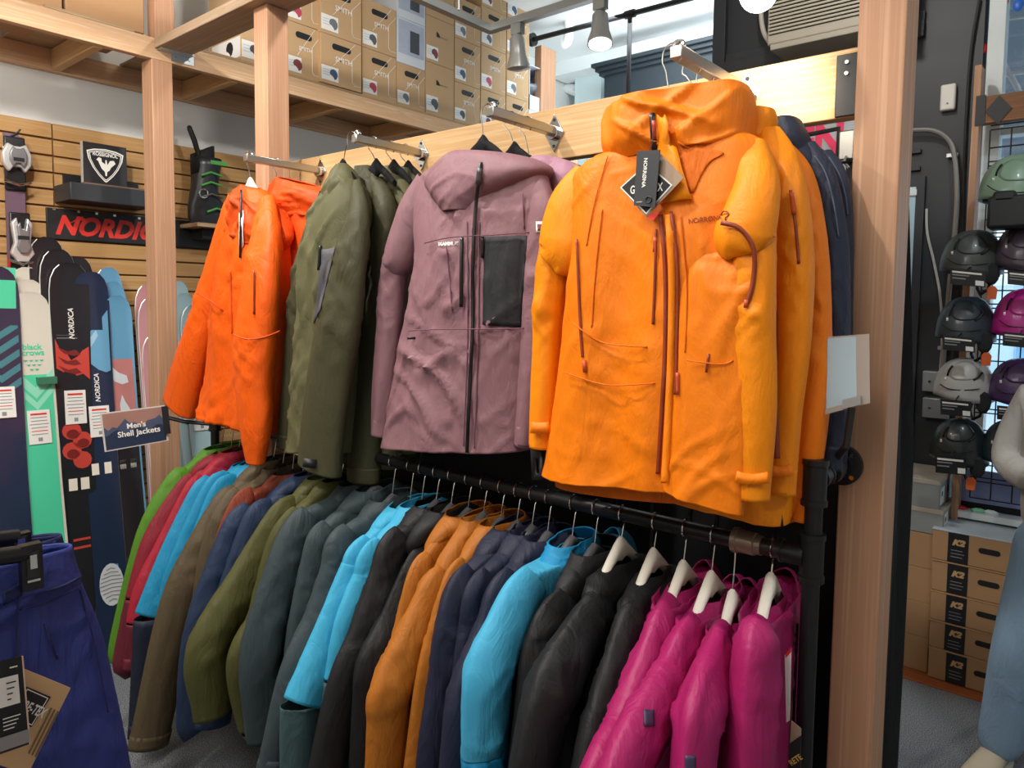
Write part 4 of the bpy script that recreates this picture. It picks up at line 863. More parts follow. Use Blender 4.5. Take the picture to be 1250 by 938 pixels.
s1 = sleeve_px('sleeve', [(722, 213, 42, .0), (703, 246, 60, -.012), (693, 276, 66, -.02), (689, 304, 68, -.024), (684, 314, 54, -.018)], Y, OR2, J, 4.4, bends=(.95,), amp=.008)
s2 = sleeve_px('forearm_sleeve', [(684, 288, 44, -.012), (673, 340, 40, -.02), (668, 410, 36, -.02), (664, 480, 32, -.025), (660, 545, 27, -.03)], Y, OR2, J, 5.4, cuff=OR2, bends=(.15, .4))
s3 = sleeve_px('sleeve', [(916, 185, 44, .0), (922, 225, 54, -.04), (916, 258, 62, -.06), (908, 286, 70, -.065), (911, 299, 62, -.056)], Y, OR2, J, 9.4, bends=(.9,), amp=.008)
s4 = sleeve_px('forearm_sleeve', [(922, 276, 46, -.045), (920, 330, 50, -.055), (919, 400, 50, -.055), (921, 500, 48, -.055), (919, 606, 36, -.055)], Y, OR2, J, 9.9, cuff=OR2, bends=(.15, .45))
bv = bvh_of([body, hood, s1, s2, s3, s4, flap])
for nm, pts, wd in (('zipper', ((806, 262), (812, 330), (812, 420), (808, 500), (803, 579)), 5.5), ('zipper', ((819, 258), (827, 330), (826, 420), (824, 482)), 4), ('zipper', ((801, 280), (799, 350), (797, 396)), 3.5), ('zipper', ((704, 292), (708, 390), (711, 436)), 3.5), ('zipper', ((880, 272), (903, 279), (920, 305), (919, 345), (911, 372)), 6), ('zipper', ((865, 432), (862, 455)), 3)):
    ribbon(nm, bv, pts, wd, ZIPB, J)
for pts, wd in ((((713, 440), (714, 455)), 5), (((800, 290), (799, 308)), 5), (((827, 455), (827, 482)), 4.5), (((911, 366), (910, 376)), 5)): ribbon('zip_pull', bv, pts, wd, PUL, J, .004)
SEAM = fabric('orange seam', '#e06a00', .6); FLAP = fabric('orange placket', '#f9860a', .55, .2)
ribbon('placket', bv, ((816, 262), (820, 330), (819, 430), (815, 520), (811, 590)), 9, FLAP, J, .003)
for pts in (((700, 395), (735, 418), (790, 424)), ((735, 255), (727, 330), (722, 400)), ((838, 440), (880, 445), (895, 440)), ((690, 455), (740, 470), (800, 468)), ((830, 262), (838, 350), (836, 430)), ((742, 190), (725, 250), (716, 300))): ribbon('seam', bv, pts, 1.6, SEAM, J, .0015)
textpx(J, bv, 'NORRØNA', (862, 268), 42, -.12, ZIPB, bold=.01)
ribbon('emblem', bv, ((880, 263), (883, 258), (888, 259), (889, 263), (885, 266), (886, 269)), 1.6, ZIPB, J)
ribbon('hood_zip', bv, ((796, 138), (797, 160), (799, 184)), 7, ZIPK, J, .004); ribbon('zip_pull', bv, ((798, 147), (799, 170)), 5, plain('rust red pull', '#b5402a', .45), J, .009)
for pts in (((648, 522), (660, 523), (671, 522)), ((898, 582), (918, 586), (938, 583))): ribbon('cuff_strap', bv, pts, 14, OR, J, .004)
# neck opening's shade painted in lining orange, and the turned-back flap beside the zip
def polypx(name, pts, mat, parent, bv, lift=.003, n=6):
    c = (sum(p[0] for p in pts)/len(pts), sum(p[1] for p in pts)/len(pts)); V = []; F = []; m = len(pts)*4
    ring = cr(list(pts)+[pts[0]], 4)[:-1]; m = len(ring)
    V.append(hit(bv, *c, lift))
    for k in range(1, n+1):
        for p in ring: h = hit(bv, c[0]+(p[0]-c[0])*k/n, c[1]+(p[1]-c[1])*k/n, lift, V[-1]); V.append(h)
    F += [(0, 1+i, 1+(i+1) % m) for i in range(m)]
    for k in range(n-1): F += [(1+k*m+i, 1+(k+1)*m+i, 1+(k+1)*m+(i+1) % m, 1+k*m+(i+1) % m) for i in range(m)]
    return mk(name, V, F, mat, parent, sharp=180, solid=.002)
polypx('neck_opening_shade', ((826, 170), (848, 182), (872, 184), (884, 188), (868, 198), (856, 215), (846, 236), (834, 222), (828, 195)), ORD_, J, bv)
lp_ = []
for k in range(9):
    v = k/8; x0 = 802+4*v; y0 = 138+112*v; x1 = 826+22*v**1.6; y1 = 150+94*v
    for i in range(6):
        u_ = i/5; h = hit(bv, x0+(x1-x0)*u_, y0+(y1-y0)*u_, .004+.022*math.sin(u_*PI*.75)*(1-v*.6)); lp_.append(h)
mk('lapel', lp_, [(k*6+i, k*6+i+1, k*6+i+7, k*6+i+6) for k in range(8) for i in range(5)], OR2, J, solid=.003, sharp=180)
# hang tags
t = thing('hang_tag', 'black rectangular hang tag with white vertical lettering on the bright orange jacket', 'tag', onY(790, 258, 1.18))
Q = [onY(*p, 1.185) for p in ((778, 185), (806, 183), (800, 253), (774, 251))]; slab('card', Q, NF, .0012, plain('charcoal card', '#34363a', .5), t)
A = (Q[2]-Q[1]).normalized(); B = (Q[1]-Q[0]).normalized()
text(t, 'NORRØNA', quadlerp(Q, .42, .4)+NF*.002, A, B, (Q[2]-Q[1]).length*.52, WINK, bold=.025)
MB().tube(arc(quadlerp(Q, .68, .88)+NF*.002, .006, 0, 2*PI, X3, Z3, 12), .0015, 5, cap=False).build('round_mark', INK, t)
text(t, 'women', quadlerp(Q, .25, .93)+NF*.002, X3, Z3, .012, WINK)
MB().tube([quadlerp(Q, .55, 0), onY(797, 172, 1.19), onY(798, 160, 1.195)], .0012, 5).build('cord', INK, t)
g = thing('hang_tag', 'tan card tag with black diamond behind the black hang tag', 'tag', onY(790, 262, 1.195))
Q = [onY(*p, 1.195) for p in ((757, 229), (807, 188), (835, 217), (789, 265))]; slab('card', Q, NF, .001, plain('tan card', '#a08872', .6), g)
Q2 = [onY(*p, 1.193) for p in ((757, 229), (790, 199), (821, 226), (789, 262))]; mk('diamond', [q+NF*.0005 for q in Q2], [(0,1,2,3)], WINK, g)
c = sum(Q2, Vector())/4; mk('diamond', [c+(q-c)*.93+NF*.0009 for q in Q2], [(0,1,2,3)], INK, g)
text(g, 'GORE-TEX', onY(789, 230, 1.191), X3, Z3, .068, WINK, bold=.02, hscale=1.5)
mk('red_corner', [onY(*p, 1.192) for p in ((789, 264), (806, 258), (797, 270))], [(0,1,2)], REDINK, g)
hanger('chrome-hooked hanger of the frontmost bright orange jacket', Vector((ARMX[3]-.012, Y-.005, ARMZ[3]+.004)), onY(817, 119, Y), X3, .10, .06, IVORY, 'hangers on the display arms')
# cuff loops of black cord
for px, y in (((656, 548), 1.27), ((948, 605), 1.36)):
    a = onY(px[0]-8, px[1], y); b = onY(px[0]+6, px[1], y); MB().add([], [])
    mk('strap_loop', [a, b, onY(px[0]+8, px[1]+38, y), onY(px[0]-6, px[1]+38, y), onY(px[0]-2, px[1]+12, y), onY(px[0]+2, px[1]+12, y), onY(px[0]+3, px[1]+30, y), onY(px[0]-1, px[1]+30, y)], [(0, 1, 5, 4), (1, 2, 6, 5), (2, 3, 7, 6), (3, 0, 4, 7)], BLACK, J, solid=.004)
# the jackets behind it on the same arm
def simple(lab, Y, rows, sls, hood, mat, seed, cuff=None, arm=None, mat2=None, t_hang=IVORY, hang=True, extra=None, hooked=None):
    J = jacket_root(lab, Y, ((rows[-1][0]+rows[-1][2])/2, (rows[-1][1]+rows[-1][3])/2), UG)
    o = [rmesh('body', cloth(rows_px(rows, Y), NF, 60, 9, seed, .016, .012), mat, J, solid=.002)]
    for k, s in enumerate(sls): o.append(sleeve_px('sleeve', s, Y, mat2 or mat, J, seed+k*3.3, cuff=cuff or mat2 or mat, bends=(.3, .5)))
    if hood: o.append(rmesh('hood', cloth(rows_px(hood, Y), NF, 48, 9, seed+5, .014, .018, .8, f1=14, f2=6), mat, J, solid=.003))
    if hang:
        x, z = ARMX[arm], ARMZ[arm]; b = Vector((x, Y, (onY(hooked[0], hooked[1], Y).z if hooked else z-.1)))
        hanger('hanger of the '+lab, Vector((x-.012, Y-.004, z+.004)), b, X3, .085, .06, t_hang, 'hangers on the display arms')
    return J, o
J2, o2 = simple('second bright orange shell jacket, just behind the tagged one', 1.385, [(800, 170, 918, 152, .03), (770, 200, 948, 180, .05), (765, 260, 960, 250, .06), (770, 400, 965, 400, .06), (765, 560, 965, 600, .06), (765, 590, 962, 640, .06)],
    [[(936, 166, 34, .0), (950, 200, 46, -.02), (961, 255, 50, -.03), (967, 330, 48, -.03), (966, 420, 44, -.03), (958, 510, 38, -.03), (953, 600, 32, -.03)]], [(812, 168, 942, 172, .05), (815, 146, 946, 146, .055), (822, 132, 943, 133, .05)], OR2, 21, arm=3)
bv = bvh_of(o2); ribbon('zipper', bv, ((965, 232), (971, 275), (975, 322)), 4, ZIPB, J2, .003); ribbon('zip_pull', bv, ((966, 235), (969, 262)), 6, PUL, J2, .006); ribbon('cuff_strap', bv, ((938, 574), (953, 577), (968, 574)), 14, OR, J2, .004); ribbon('zipper', bv, ((944, 380), (945, 470), (948, 560)), 9, ZIPB, J2, .003)
J3, o3 = simple('third bright orange shell jacket, deepest on the rightmost arm', 1.45, [(850, 178, 940, 166, .03), (830, 205, 966, 196, .045), (830, 260, 986, 262, .05), (835, 400, 996, 400, .05), (840, 560, 998, 590, .05), (850, 600, 972, 636, .05)],
    [[(954, 186, 30, .0), (970, 220, 44, -.01), (984, 285, 44, -.015), (992, 370, 40, -.015), (993, 470, 38, -.015), (986, 560, 34, -.015), (978, 632, 30, -.015)]], None, OR, 33, arm=3)
NV = fabric('dark navy shell', '#262b3d', .6); NV2 = fabric('navy piping', '#5a6074', .6)
J4, o4 = simple('dark navy shell jacket behind the orange ones by the right post', 1.51, [(910, 178, 972, 165, .03), (890, 202, 1002, 196, .04), (880, 300, 1018, 300, .045), (880, 500, 1020, 520, .045), (890, 560, 1016, 580, .045)],
    [[(984, 182, 26, .0), (1002, 218, 34, -.01), (1015, 290, 36, -.01), (1019, 400, 34, -.01), (1017, 500, 30, -.01), (1012, 570, 26, -.01)]], [(940, 196, 992, 194, .045), (944, 170, 986, 168, .05), (948, 148, 974, 145, .04)], NV, 41, arm=3)
J5, o5 = simple('second dark navy shell jacket deepest by the right post', 1.57, [(920, 185, 985, 175, .02), (900, 205, 1018, 200, .03), (895, 300, 1022, 300, .035), (895, 500, 1022, 520, .035), (900, 560, 1020, 590, .035)],
    [[(1004, 190, 22, .0), (1019, 222, 28, -.005), (1027, 290, 26, -.005), (1027, 400, 24, -.005), (1025, 500, 22, -.005), (1021, 575, 20, -.005)]], None, NV, 47, arm=3)
for JJ, oo, pts in ((J4, o4, ((994, 190), (1008, 212), (1018, 250), (1024, 290))), (J5, o5, ((1012, 192), (1024, 212), (1032, 238), (1035, 262)))): ribbon('piping', bvh_of(oo), pts, 1.8, NV2, JJ, .003)
# ---------------------------------------------------------------- mauve jacket
MV = fabric('mauve shell', '#846067', .6, .25); MVD = fabric('mauve seam', '#6f4a58', .7); BKP = fabric('black panel cloth', '#26262a', .65, .25)
Y = 1.375
J = jacket_root('mauve shell jacket with black chest panel, frontmost on the third arm', Y, (562, 552), UG)
body = rmesh('body', cloth(rows_px([(552, 196, 625, 190, .03), (522, 214, 660, 208, .055), (512, 240, 668, 236, .065), (514, 280, 664, 275, .078), (516, 320, 656, 318, .085), (506, 380, 652, 380, .088), (495, 440, 650, 440, .088), (484, 500, 650, 500, .088), (477, 544, 648, 549, .09)], Y), NF, 110, 12, 11.7, .02, .014), MV, J, solid=.002)
hood = rmesh('hood', cloth(rows_px([(556, 262, 600, 258, .075, -.012), (540, 244, 622, 238, .088, -.01), (528, 226, 660, 216, .09, -.005), (536, 208, 668, 204, .085), (552, 194, 650, 194, .075), (566, 187, 632, 190, .06)], Y), NF, 90, 12, 14.2, .014, .009, .8, f1=9, f2=5), MV, J, solid=.003)
s1 = sleeve_px('sleeve', [(526, 222, 40, .0), (509, 256, 48, -.012), (497, 288, 46, -.02), (489, 314, 44, -.024), (485, 322, 34, -.018)], Y, MV, J, 16.4, bends=(.9,), amp=.008)
sl = sleeve_px('forearm_sleeve', [(490, 296, 32, -.012), (480, 345, 36, -.02), (474, 410, 32, -.025), (469, 470, 29, -.03), (465, 530, 24, -.03)], Y, MV, J, 17.4, cuff=MV, bends=(.15, .4))
sr = sleeve_px('sleeve', [(650, 222, 34, .0), (662, 260, 40, -.015), (658, 320, 38, -.02), (654, 400, 35, -.02), (647, 470, 30, -.025), (640, 543, 24, -.03)], Y, MV, J, 18.4, cuff=MV, bends=(.4,))
bv = bvh_of([body, hood, s1, sl, sr])
patch('chest_panel', bv, [(591, 289), (644, 288), (636, 400), (590, 397)], BKP, J, 14, 18, .0025)
for pts, wd in ((((587, 198), (585, 215), (580, 262), (577, 330), (577, 400), (573, 480), (570, 553)), 4.5), (((564, 290), (563, 330), (563, 375)), 4.5), (((589, 289), (589, 315)), 4)): ribbon('zipper', bv, pts, wd, ZIPK, J, .004)
ribbon('zip_pull', bv, ((586, 205), (584, 225)), 7, plain('grey zip pull', '#55565a', .35, .6), J, .008)
for pts in (((518, 297), (550, 290), (600, 287), (646, 284)), ((499, 404), (540, 402), (600, 402), (640, 401)), ((570, 270), (571, 400), (566, 545)), ((585, 270), (584, 400), (579, 548)), ((552, 380), (545, 300)), ((638, 235), (640, 280))): ribbon('seam', bv, pts, 1.5, MVD, J, .0015)
textpx(J, bv, 'MAMMUT', (548, 298), 24, -.05, WINK, bold=.05)
patch('sleeve_badge', bv, [(655, 271), (665, 271), (665, 284), (655, 284)], WINK, J, 4, 4, .003)
patch('badge_center', bv, [(657, 274), (664, 274), (664, 282), (657, 282)], MVD, J, 4, 4, .005)
ribbon('pocket_zip', bv, ((497, 413), (507, 413)), 3, ZIPK, J, .003)
hanger('black velvet hanger of the frontmost mauve jacket', Vector((ARMX[2]-.012, Y-.005, ARMZ[2]+.004)), onY(590, 172, Y)-Z3*.0, X3, .075, .045, fabric('black velvet', '#141416', .9), 'hangers on the display arms')
J6, o6 = simple('second mauve shell jacket partly hidden behind the front one', 1.465, [(610, 200, 680, 192, .03), (590, 222, 712, 212, .05), (585, 300, 716, 290, .05), (585, 440, 712, 440, .05), (590, 530, 706, 540, .05)],
    [[(698, 208, 28, .0), (706, 250, 34, -.01), (704, 330, 32, -.01), (700, 430, 30, -.01), (694, 530, 24, -.01)]], [(640, 210, 690, 206, .045), (645, 200, 686, 197, .04), (655, 194, 676, 192, .03)], fabric('pale mauve shell', '#9c7386', .6), 61, arm=2, t_hang=MATS['black velvet'], hooked=(640, 178))
BK = fabric('black softshell', '#17171a', .75)
J7, o7 = simple('long black jacket showing below the mauve ones', 1.53, [(620, 215, 700, 205, .02), (590, 230, 730, 222, .035), (540, 400, 735, 390, .04), (515, 560, 735, 585, .04), (510, 578, 735, 598, .04)], [[(720, 220, 20, 0), (733, 300, 26, 0), (735, 420, 24, 0), (730, 560, 20, 0)]], None, BK, 63, arm=2, t_hang=MATS['black velvet'], hooked=(690, 190))
# ---------------------------------------------------------------- olive jackets
OL = fabric('dark olive shell', '#45432d', .65, .25); OLL = fabric('sage olive shell', '#5f5d40', .65, .25); GRY = fabric('grey panel', '#5b5a60', .65, .2)
Y = 1.37
J = jacket_root('olive shell jacket with grey panel and black cuff strap, frontmost on the second arm', Y, (390, 570), UG)
body = rmesh('body', cloth(rows_px([(412, 214, 426, 209, .015), (398, 240, 442, 234, .045), (386, 275, 450, 275, .07), (380, 330, 448, 330, .08), (375, 420, 440, 420, .08), (368, 500, 434, 500, .08), (362, 548, 430, 552, .08)], Y), NF, 80, 12, 71.7, .02, .014), OLL, J, solid=.002)
hood = rmesh('hood', cloth(rows_px([(400, 254, 440, 248, .055), (402, 232, 436, 226, .05), (408, 214, 429, 210, .03), (414, 202, 422, 200, .01)], Y), NF, 64, 12, 74.2, .01, .018, .8, f1=14, f2=6), OLL, J, solid=.003)
sl = sleeve_px('sleeve', [(400, 238, 22, .0), (386, 280, 30, -.0), (372, 340, 34, -.01), (363, 410, 32, -.01), (357, 470, 28, -.01), (350, 545, 24, -.01)], Y, OL, J, 76.4, cuff=OL, bends=(.4, .5))
sr = sleeve_px('sleeve', [(434, 226, 18, .0), (436, 262, 34, -.06), (427, 320, 52, -.09), (414, 390, 66, -.1), (402, 460, 70, -.1), (394, 520, 70, -.1), (390, 573, 70, -.1)], Y, OL, J, 78.4, flat=.35, bends=(.3, .5))
bv = bvh_of([body, hood, sl, sr])
patch('grey_panel', bv, [(393, 305), (410, 303), (392, 378), (384, 395)], GRY, J, 6, 10, .003)
ribbon('cuff_strap', bv, ((354, 562), (370, 565), (386, 567)), 11, BLACK, J, .004); ribbon('zipper', bv, ((391, 300), (389, 330)), 4, ZIPK, J, .005)
hanger('wire-hooked hanger of the frontmost olive jacket', Vector((ARMX[1]-.012, Y-.005, ARMZ[1]+.004)), onY(419, 200, Y), X3, .06, .05, MATS['black velvet'], 'hangers on the display arms')
for k, (lab, Yk, dx, dy) in enumerate((('second olive shell jacket on the second arm', 1.45, 0, 0), ('third olive shell jacket on the second arm', 1.52, 26, 6), ('fourth olive shell jacket, deepest on the second arm', 1.58, 50, 12))):
    simple(lab, Yk, [(436+dx, 212-dy/3, 452+dx, 207, .012), (424+dx, 240, 470+dx, 232, .035), (412+dx, 300, 482+dx, 296, .05), (410+dx, 420, 470+dx, 420, .05), (408+dx, 560, 462+dx, 565, .05)],
        [[(462+dx, 226, 20, 0), (470+dx, 262, 34, -.03), (464+dx, 330, 44, -.04), (452+dx, 420, 46, -.04), (446+dx, 500, 46, -.04), (444+dx, 585-dy*3, 44, -.04)]], [(426+dx, 248, 466+dx, 238, .04), (430+dx, 226, 460+dx, 219, .035), (438+dx, 206, 450+dx, 202, .012)], OL if k != 1 else OLL, 81+k*5, arm=1, t_hang=MATS['black velvet'], hooked=(440+dx, 203))
# ---------------------------------------------------------------- red-orange jackets on the left arm
RO = fabric('red orange shell', '#e65a06', .55, .3); ROD = fabric('deep red orange shell', '#d44a0a', .6, .3); ROL = fabric('red orange lining', '#b43a10', .7)
Y = 1.36
J = jacket_root('red-orange shell jacket with one sleeve swung out, on the leftmost arm', Y, (300, 560), UG)
body = rmesh('body', cloth(rows_px([(288, 236, 322, 232, .03), (276, 256, 338, 258, .055), (272, 300, 346, 300, .07), (268, 380, 348, 380, .08), (262, 450, 346, 460, .08), (254, 504, 336, 530, .08)], Y), NF, 80, 12, 91.7, .022, .016), RO, J, solid=.002)
hood = rmesh('hood', cloth(rows_px([(286, 292, 345, 304, .05, -.01), (288, 264, 350, 288, .065, -.005), (290, 242, 338, 258, .055), (298, 226, 314, 230, .02)], Y), NF, 72, 12, 94.2, .016, .024, .8, f1=14, f2=6), ROD, J, solid=.003)
sl = sleeve_px('sleeve', [(287, 240, 18, .0), (272, 290, 26, -.01), (258, 350, 36, -.02), (244, 405, 46, -.03), (232, 450, 54, -.03), (221, 495, 58, -.03)], Y, RO, J, 96.4, bends=(.5,), flat=.5)
sr = sleeve_px('sleeve', [(326, 246, 26, -.01), (324, 290, 46, -.06), (318, 350, 58, -.09), (312, 410, 60, -.1), (310, 470, 56, -.1), (311, 520, 50, -.1), (312, 566, 26, -.1)], Y, RO, J, 98.4, flat=.45, bends=(.2, .55))
bv = bvh_of([body, hood, sl, sr])
ribbon('zipper', bv, ((294, 232), (294, 270), (293, 315)), 3, ZIPK, J, .004)
ribbon('pocket_zip', bv, ((310, 330), (310, 384)), 2.5, ZIPB, J, .004)
for pts in (((284, 408), (300, 414), (322, 412), (342, 404)), ((240, 358), (258, 368), (272, 380)), ((281, 330), (283, 408))): ribbon('seam', bv, pts, 1.8, ROD, J, .002)
patch('white_label', bv, [(293, 262), (298, 258), (299, 300), (294, 308)], PAPER, J, 3, 6, .006)
hanger('pale wooden hanger of the leftmost red-orange jacket', Vector((ARMX[0]-.012, Y-.005, ARMZ[0]+.004)), onY(306, 222, Y), X3, .06, .05, IVORY, 'hangers on the display arms')
simple('second red-orange shell jacket with crumpled hood on the leftmost arm', 1.46, [(345, 240, 385, 236, .03), (335, 262, 398, 262, .05), (332, 330, 400, 330, .06), (330, 440, 388, 440, .06), (326, 520, 372, 530, .06)],
    [[(385, 246, 22, 0), (388, 290, 34, -.02), (380, 360, 38, -.03), (368, 440, 36, -.03), (358, 520, 32, -.03)]], [(338, 268, 396, 264, .055), (334, 245, 400, 248, .07), (338, 228, 398, 236, .065), (346, 217, 384, 228, .05)], ROD, 101, arm=0)
# ================================================================ RAIL JACKETS
RG = 'shell jackets on the lower pipe rail'
def rail_jacket(lab, hl, X, s, outline, mat, low=None, split=None, hang='black', seed=1, fat=1.0, hood=True, hood_mat=None, logo=None, length=.74):
    W = Vector((s, -1, 0)).normalized(); N = Vector((1, s, 0)).normalized(); P = Vector((X, RY, 0))
    def pt(w_, z, n=0): return P+W*w_+N*n+Z3*z
    O = []
    for p in outline:
        h = onP(p[0], p[1], Vector((X, RY, 1)), N); O.append(((h-P).dot(W), h.z))
    nk, sh = O[0], O[1]
    J = thing('shell_jacket', lab, 'jacket', pt(0, sh[1]-length), RG)
    th = .036*fat
    zt = min(nk[1], 1.0); zs = sh[1]; wsh = max(.17, min(sh[0], .25)); hem = zs-length+.08
    rows = [(pt(-.05, zt+.01), pt(.05, zt+.01), .02), (pt(-.12, zt-.015), pt(.11, zt-.01), .03), (pt(-wsh+.01, zs-.02), pt(wsh-.025, zs-.015), th), (pt(-wsh+.0, zs-.1), pt(wsh-.045, zs-.1), th*1.05), (pt(-wsh-.01, zs-.3), pt(wsh-.045, zs-.3), th*1.1), (pt(-wsh-.02, hem+.2), pt(wsh-.03, hem+.2), th*1.1), (pt(-wsh-.025, hem), pt(wsh-.015, hem), th*1.15)]
    body = rmesh('body', cloth(rows, N, 44, 7, seed, .010, .008), (low if low and split == 'body' else mat), J, solid=.002)
    # near sleeve follows the outline
    pts = [(sh[0]-.06, sh[1]-.035)]; wid = [.052]
    oo = O[1:]
    tot = 0
    for i, (a, z) in enumerate(oo):
        pa = O[i]; pb = oo[min(i+1, len(oo)-1)]; tx, tz = pb[0]-pa[0], pb[1]-pa[1]; l = math.hypot(tx, tz) or 1; tx, tz = tx/l, tz/l
        k = i/max(1, len(oo)-1); r = (.075-.012*k)*(.9 if i == 0 else 1)
        pts.append((a+tz*r if True else a, z-abs(tx)*r*(1.0))); wid.append(r)
    # continue to a full sleeve length
    def plen(): return sum(math.hypot(pts[i+1][0]-pts[i][0], pts[i+1][1]-pts[i][1]) for i in range(len(pts)-1))
    L = plen()
    if L < .62:
        a, b = pts[-2], pts[-1]; l = math.hypot(b[0]-a[0], b[1]-a[1]); dx, dz = (b[0]-a[0])/l*.5, (b[1]-a[1])/l; rem = .64-L
        n2 = math.hypot(dx, min(dz, -.6)); pts.append((b[0]+dx/n2*rem, b[1]+min(dz, -.6)/n2*rem)); wid.append(.055)
    if low and isinstance(split, int): split = min(split, len(pts)-2)
    path = [pt(a, z, .004) for a, z in pts]; rn = [min(.036, .024+.012*math.sin(i/len(pts)*PI))*fat for i in range(len(pts))]
    def cut(path, wid, rn, k):   # split a sleeve at outline index k
        return (path[:k+1], wid[:k+1], rn[:k+1]), (path[k:], wid[k:], rn[k:])
    if low and isinstance(split, int):
        a, b = cut(path, wid, rn, split)
        s1 = rmesh('sleeve', sleeve(*a, N, 36, 12, seed, .0055, (.6, .9)), mat, J, solid=.002); s2 = rmesh('lower_sleeve', sleeve(*b, N, 36, 12, seed+3, .007, (.15,)), low, J, solid=.002); sm = [s1, s2]
    else: sm = [rmesh('sleeve', sleeve(path, wid, rn, N, 36, 12, seed, .006, (.2, .45, .6)), mat, J, solid=.002)]
    D = (path[-1]-path[-2]).normalized(); rmesh('cuff', sleeve([path[-1]-D*.04, path[-1]+D*.003], [wid[-1]*1.04]*2, [rn[-1]*1.06]*2, N, 18, 3, seed+1, .002), low or mat, J, solid=.002)
    far = [pt(-(wsh-.06), zs-.04), pt(-wsh-.01, zs-.1), pt(-wsh-.05, zs-.3), pt(-wsh-.08, zs-.56)]
    rmesh('sleeve', sleeve(far, [.055, .07, .065, .055], [.03*fat]*4, N, 16, 5, seed+7, .007, (.5,)), low if (low and split == 1) else mat, J, solid=.002)
    if hood:
        hm = hood_mat or mat; R_ = random.Random(seed); dw = R_.uniform(-.01, .03); cz = .024 if hang == 'white' else 0
        rmesh('hood', cloth([(pt(-.11, zt-.075, -.012), pt(.13+dw, zt-.085, -.012), .012), (pt(-.12, zt-.03, -.008), pt(.135+dw, zt-.045, -.008), .034), (pt(-.10, zt+.012-cz), pt(.105+dw, zt-.005-cz), .04), (pt(-.07, zt+.035-cz*1.4), pt(.075, zt+.022-cz*1.4), .034-cz*.3)], N, 28, 6, seed+2.2, .012, .012, .8), hm, J, solid=.003)
    # front zip down the visible face
    zl = [pt(.0, z, th*1.12+.004) for z in (zt-.03, zs-.12, zs-.35, hem+.02)]
    MB().tube(zl, .003, 5).build('zipper', ZIPK, J)
    bv = bvh_of(sm)
    if logo: patch('sleeve_logo', bv, [(logo[0]-6, logo[1]-10), (logo[0]+6, logo[1]-10), (logo[0]+6, logo[1]+10), (logo[0]-6, logo[1]+10)], plain('plum logo', '#3d2c4c', .5), J, 4, 4, .003)
    hm = {'white': IVORY, 'black': MATS['black velvet'], 'clear': plain('smoky hanger', '#57585c', .2)}[hang]
    wh = hang == 'white'; b = P+Z3*(zt+(.05 if wh else .026))+W*.005
    hg = hanger(hl, Vector((X, RY, RZ+.001)), b, W, .14, .115 if wh else .12, hm, 'hangers on the pipe rail', .0195, lip=.018 if wh else .004)
    return J
C_ = lambda n, h, r=.62: fabric(n, h, r, .3)
GRN = C_('leaf green shell', '#4a7a1c'); DRED = C_('dark red shell', '#7c1b2a'); CRIM = C_('crimson shell', '#9a1c30'); MAROON = C_('maroon shell', '#5e1c2a'); CYN = C_('cyan shell', '#1b80a8'); NVY = C_('ink navy shell', '#1d2233'); BRN = C_('brown olive shell', '#4f432f'); RUST = C_('rust shell', '#7a3422'); BLU = C_('denim navy shell', '#1f2f4a'); OLG = C_('moss green shell', '#4b4b25'); SLT = C_('slate shell', '#364246'); LCY = C_('sky cyan shell', '#3a9fc4'); SLT2 = C_('sea slate shell', '#40575a'); BLK = C_('black shell', '#19191b', .6); OCH = C_('ochre shell', '#a05e18'); NV3 = C_('midnight navy shell', '#1d2136'); BCY = C_('bright cyan shell', '#3f9dc2'); BLU2 = C_('ocean blue shell', '#1683b4'); MAG = C_('magenta shell', '#9a1a5a', .5)
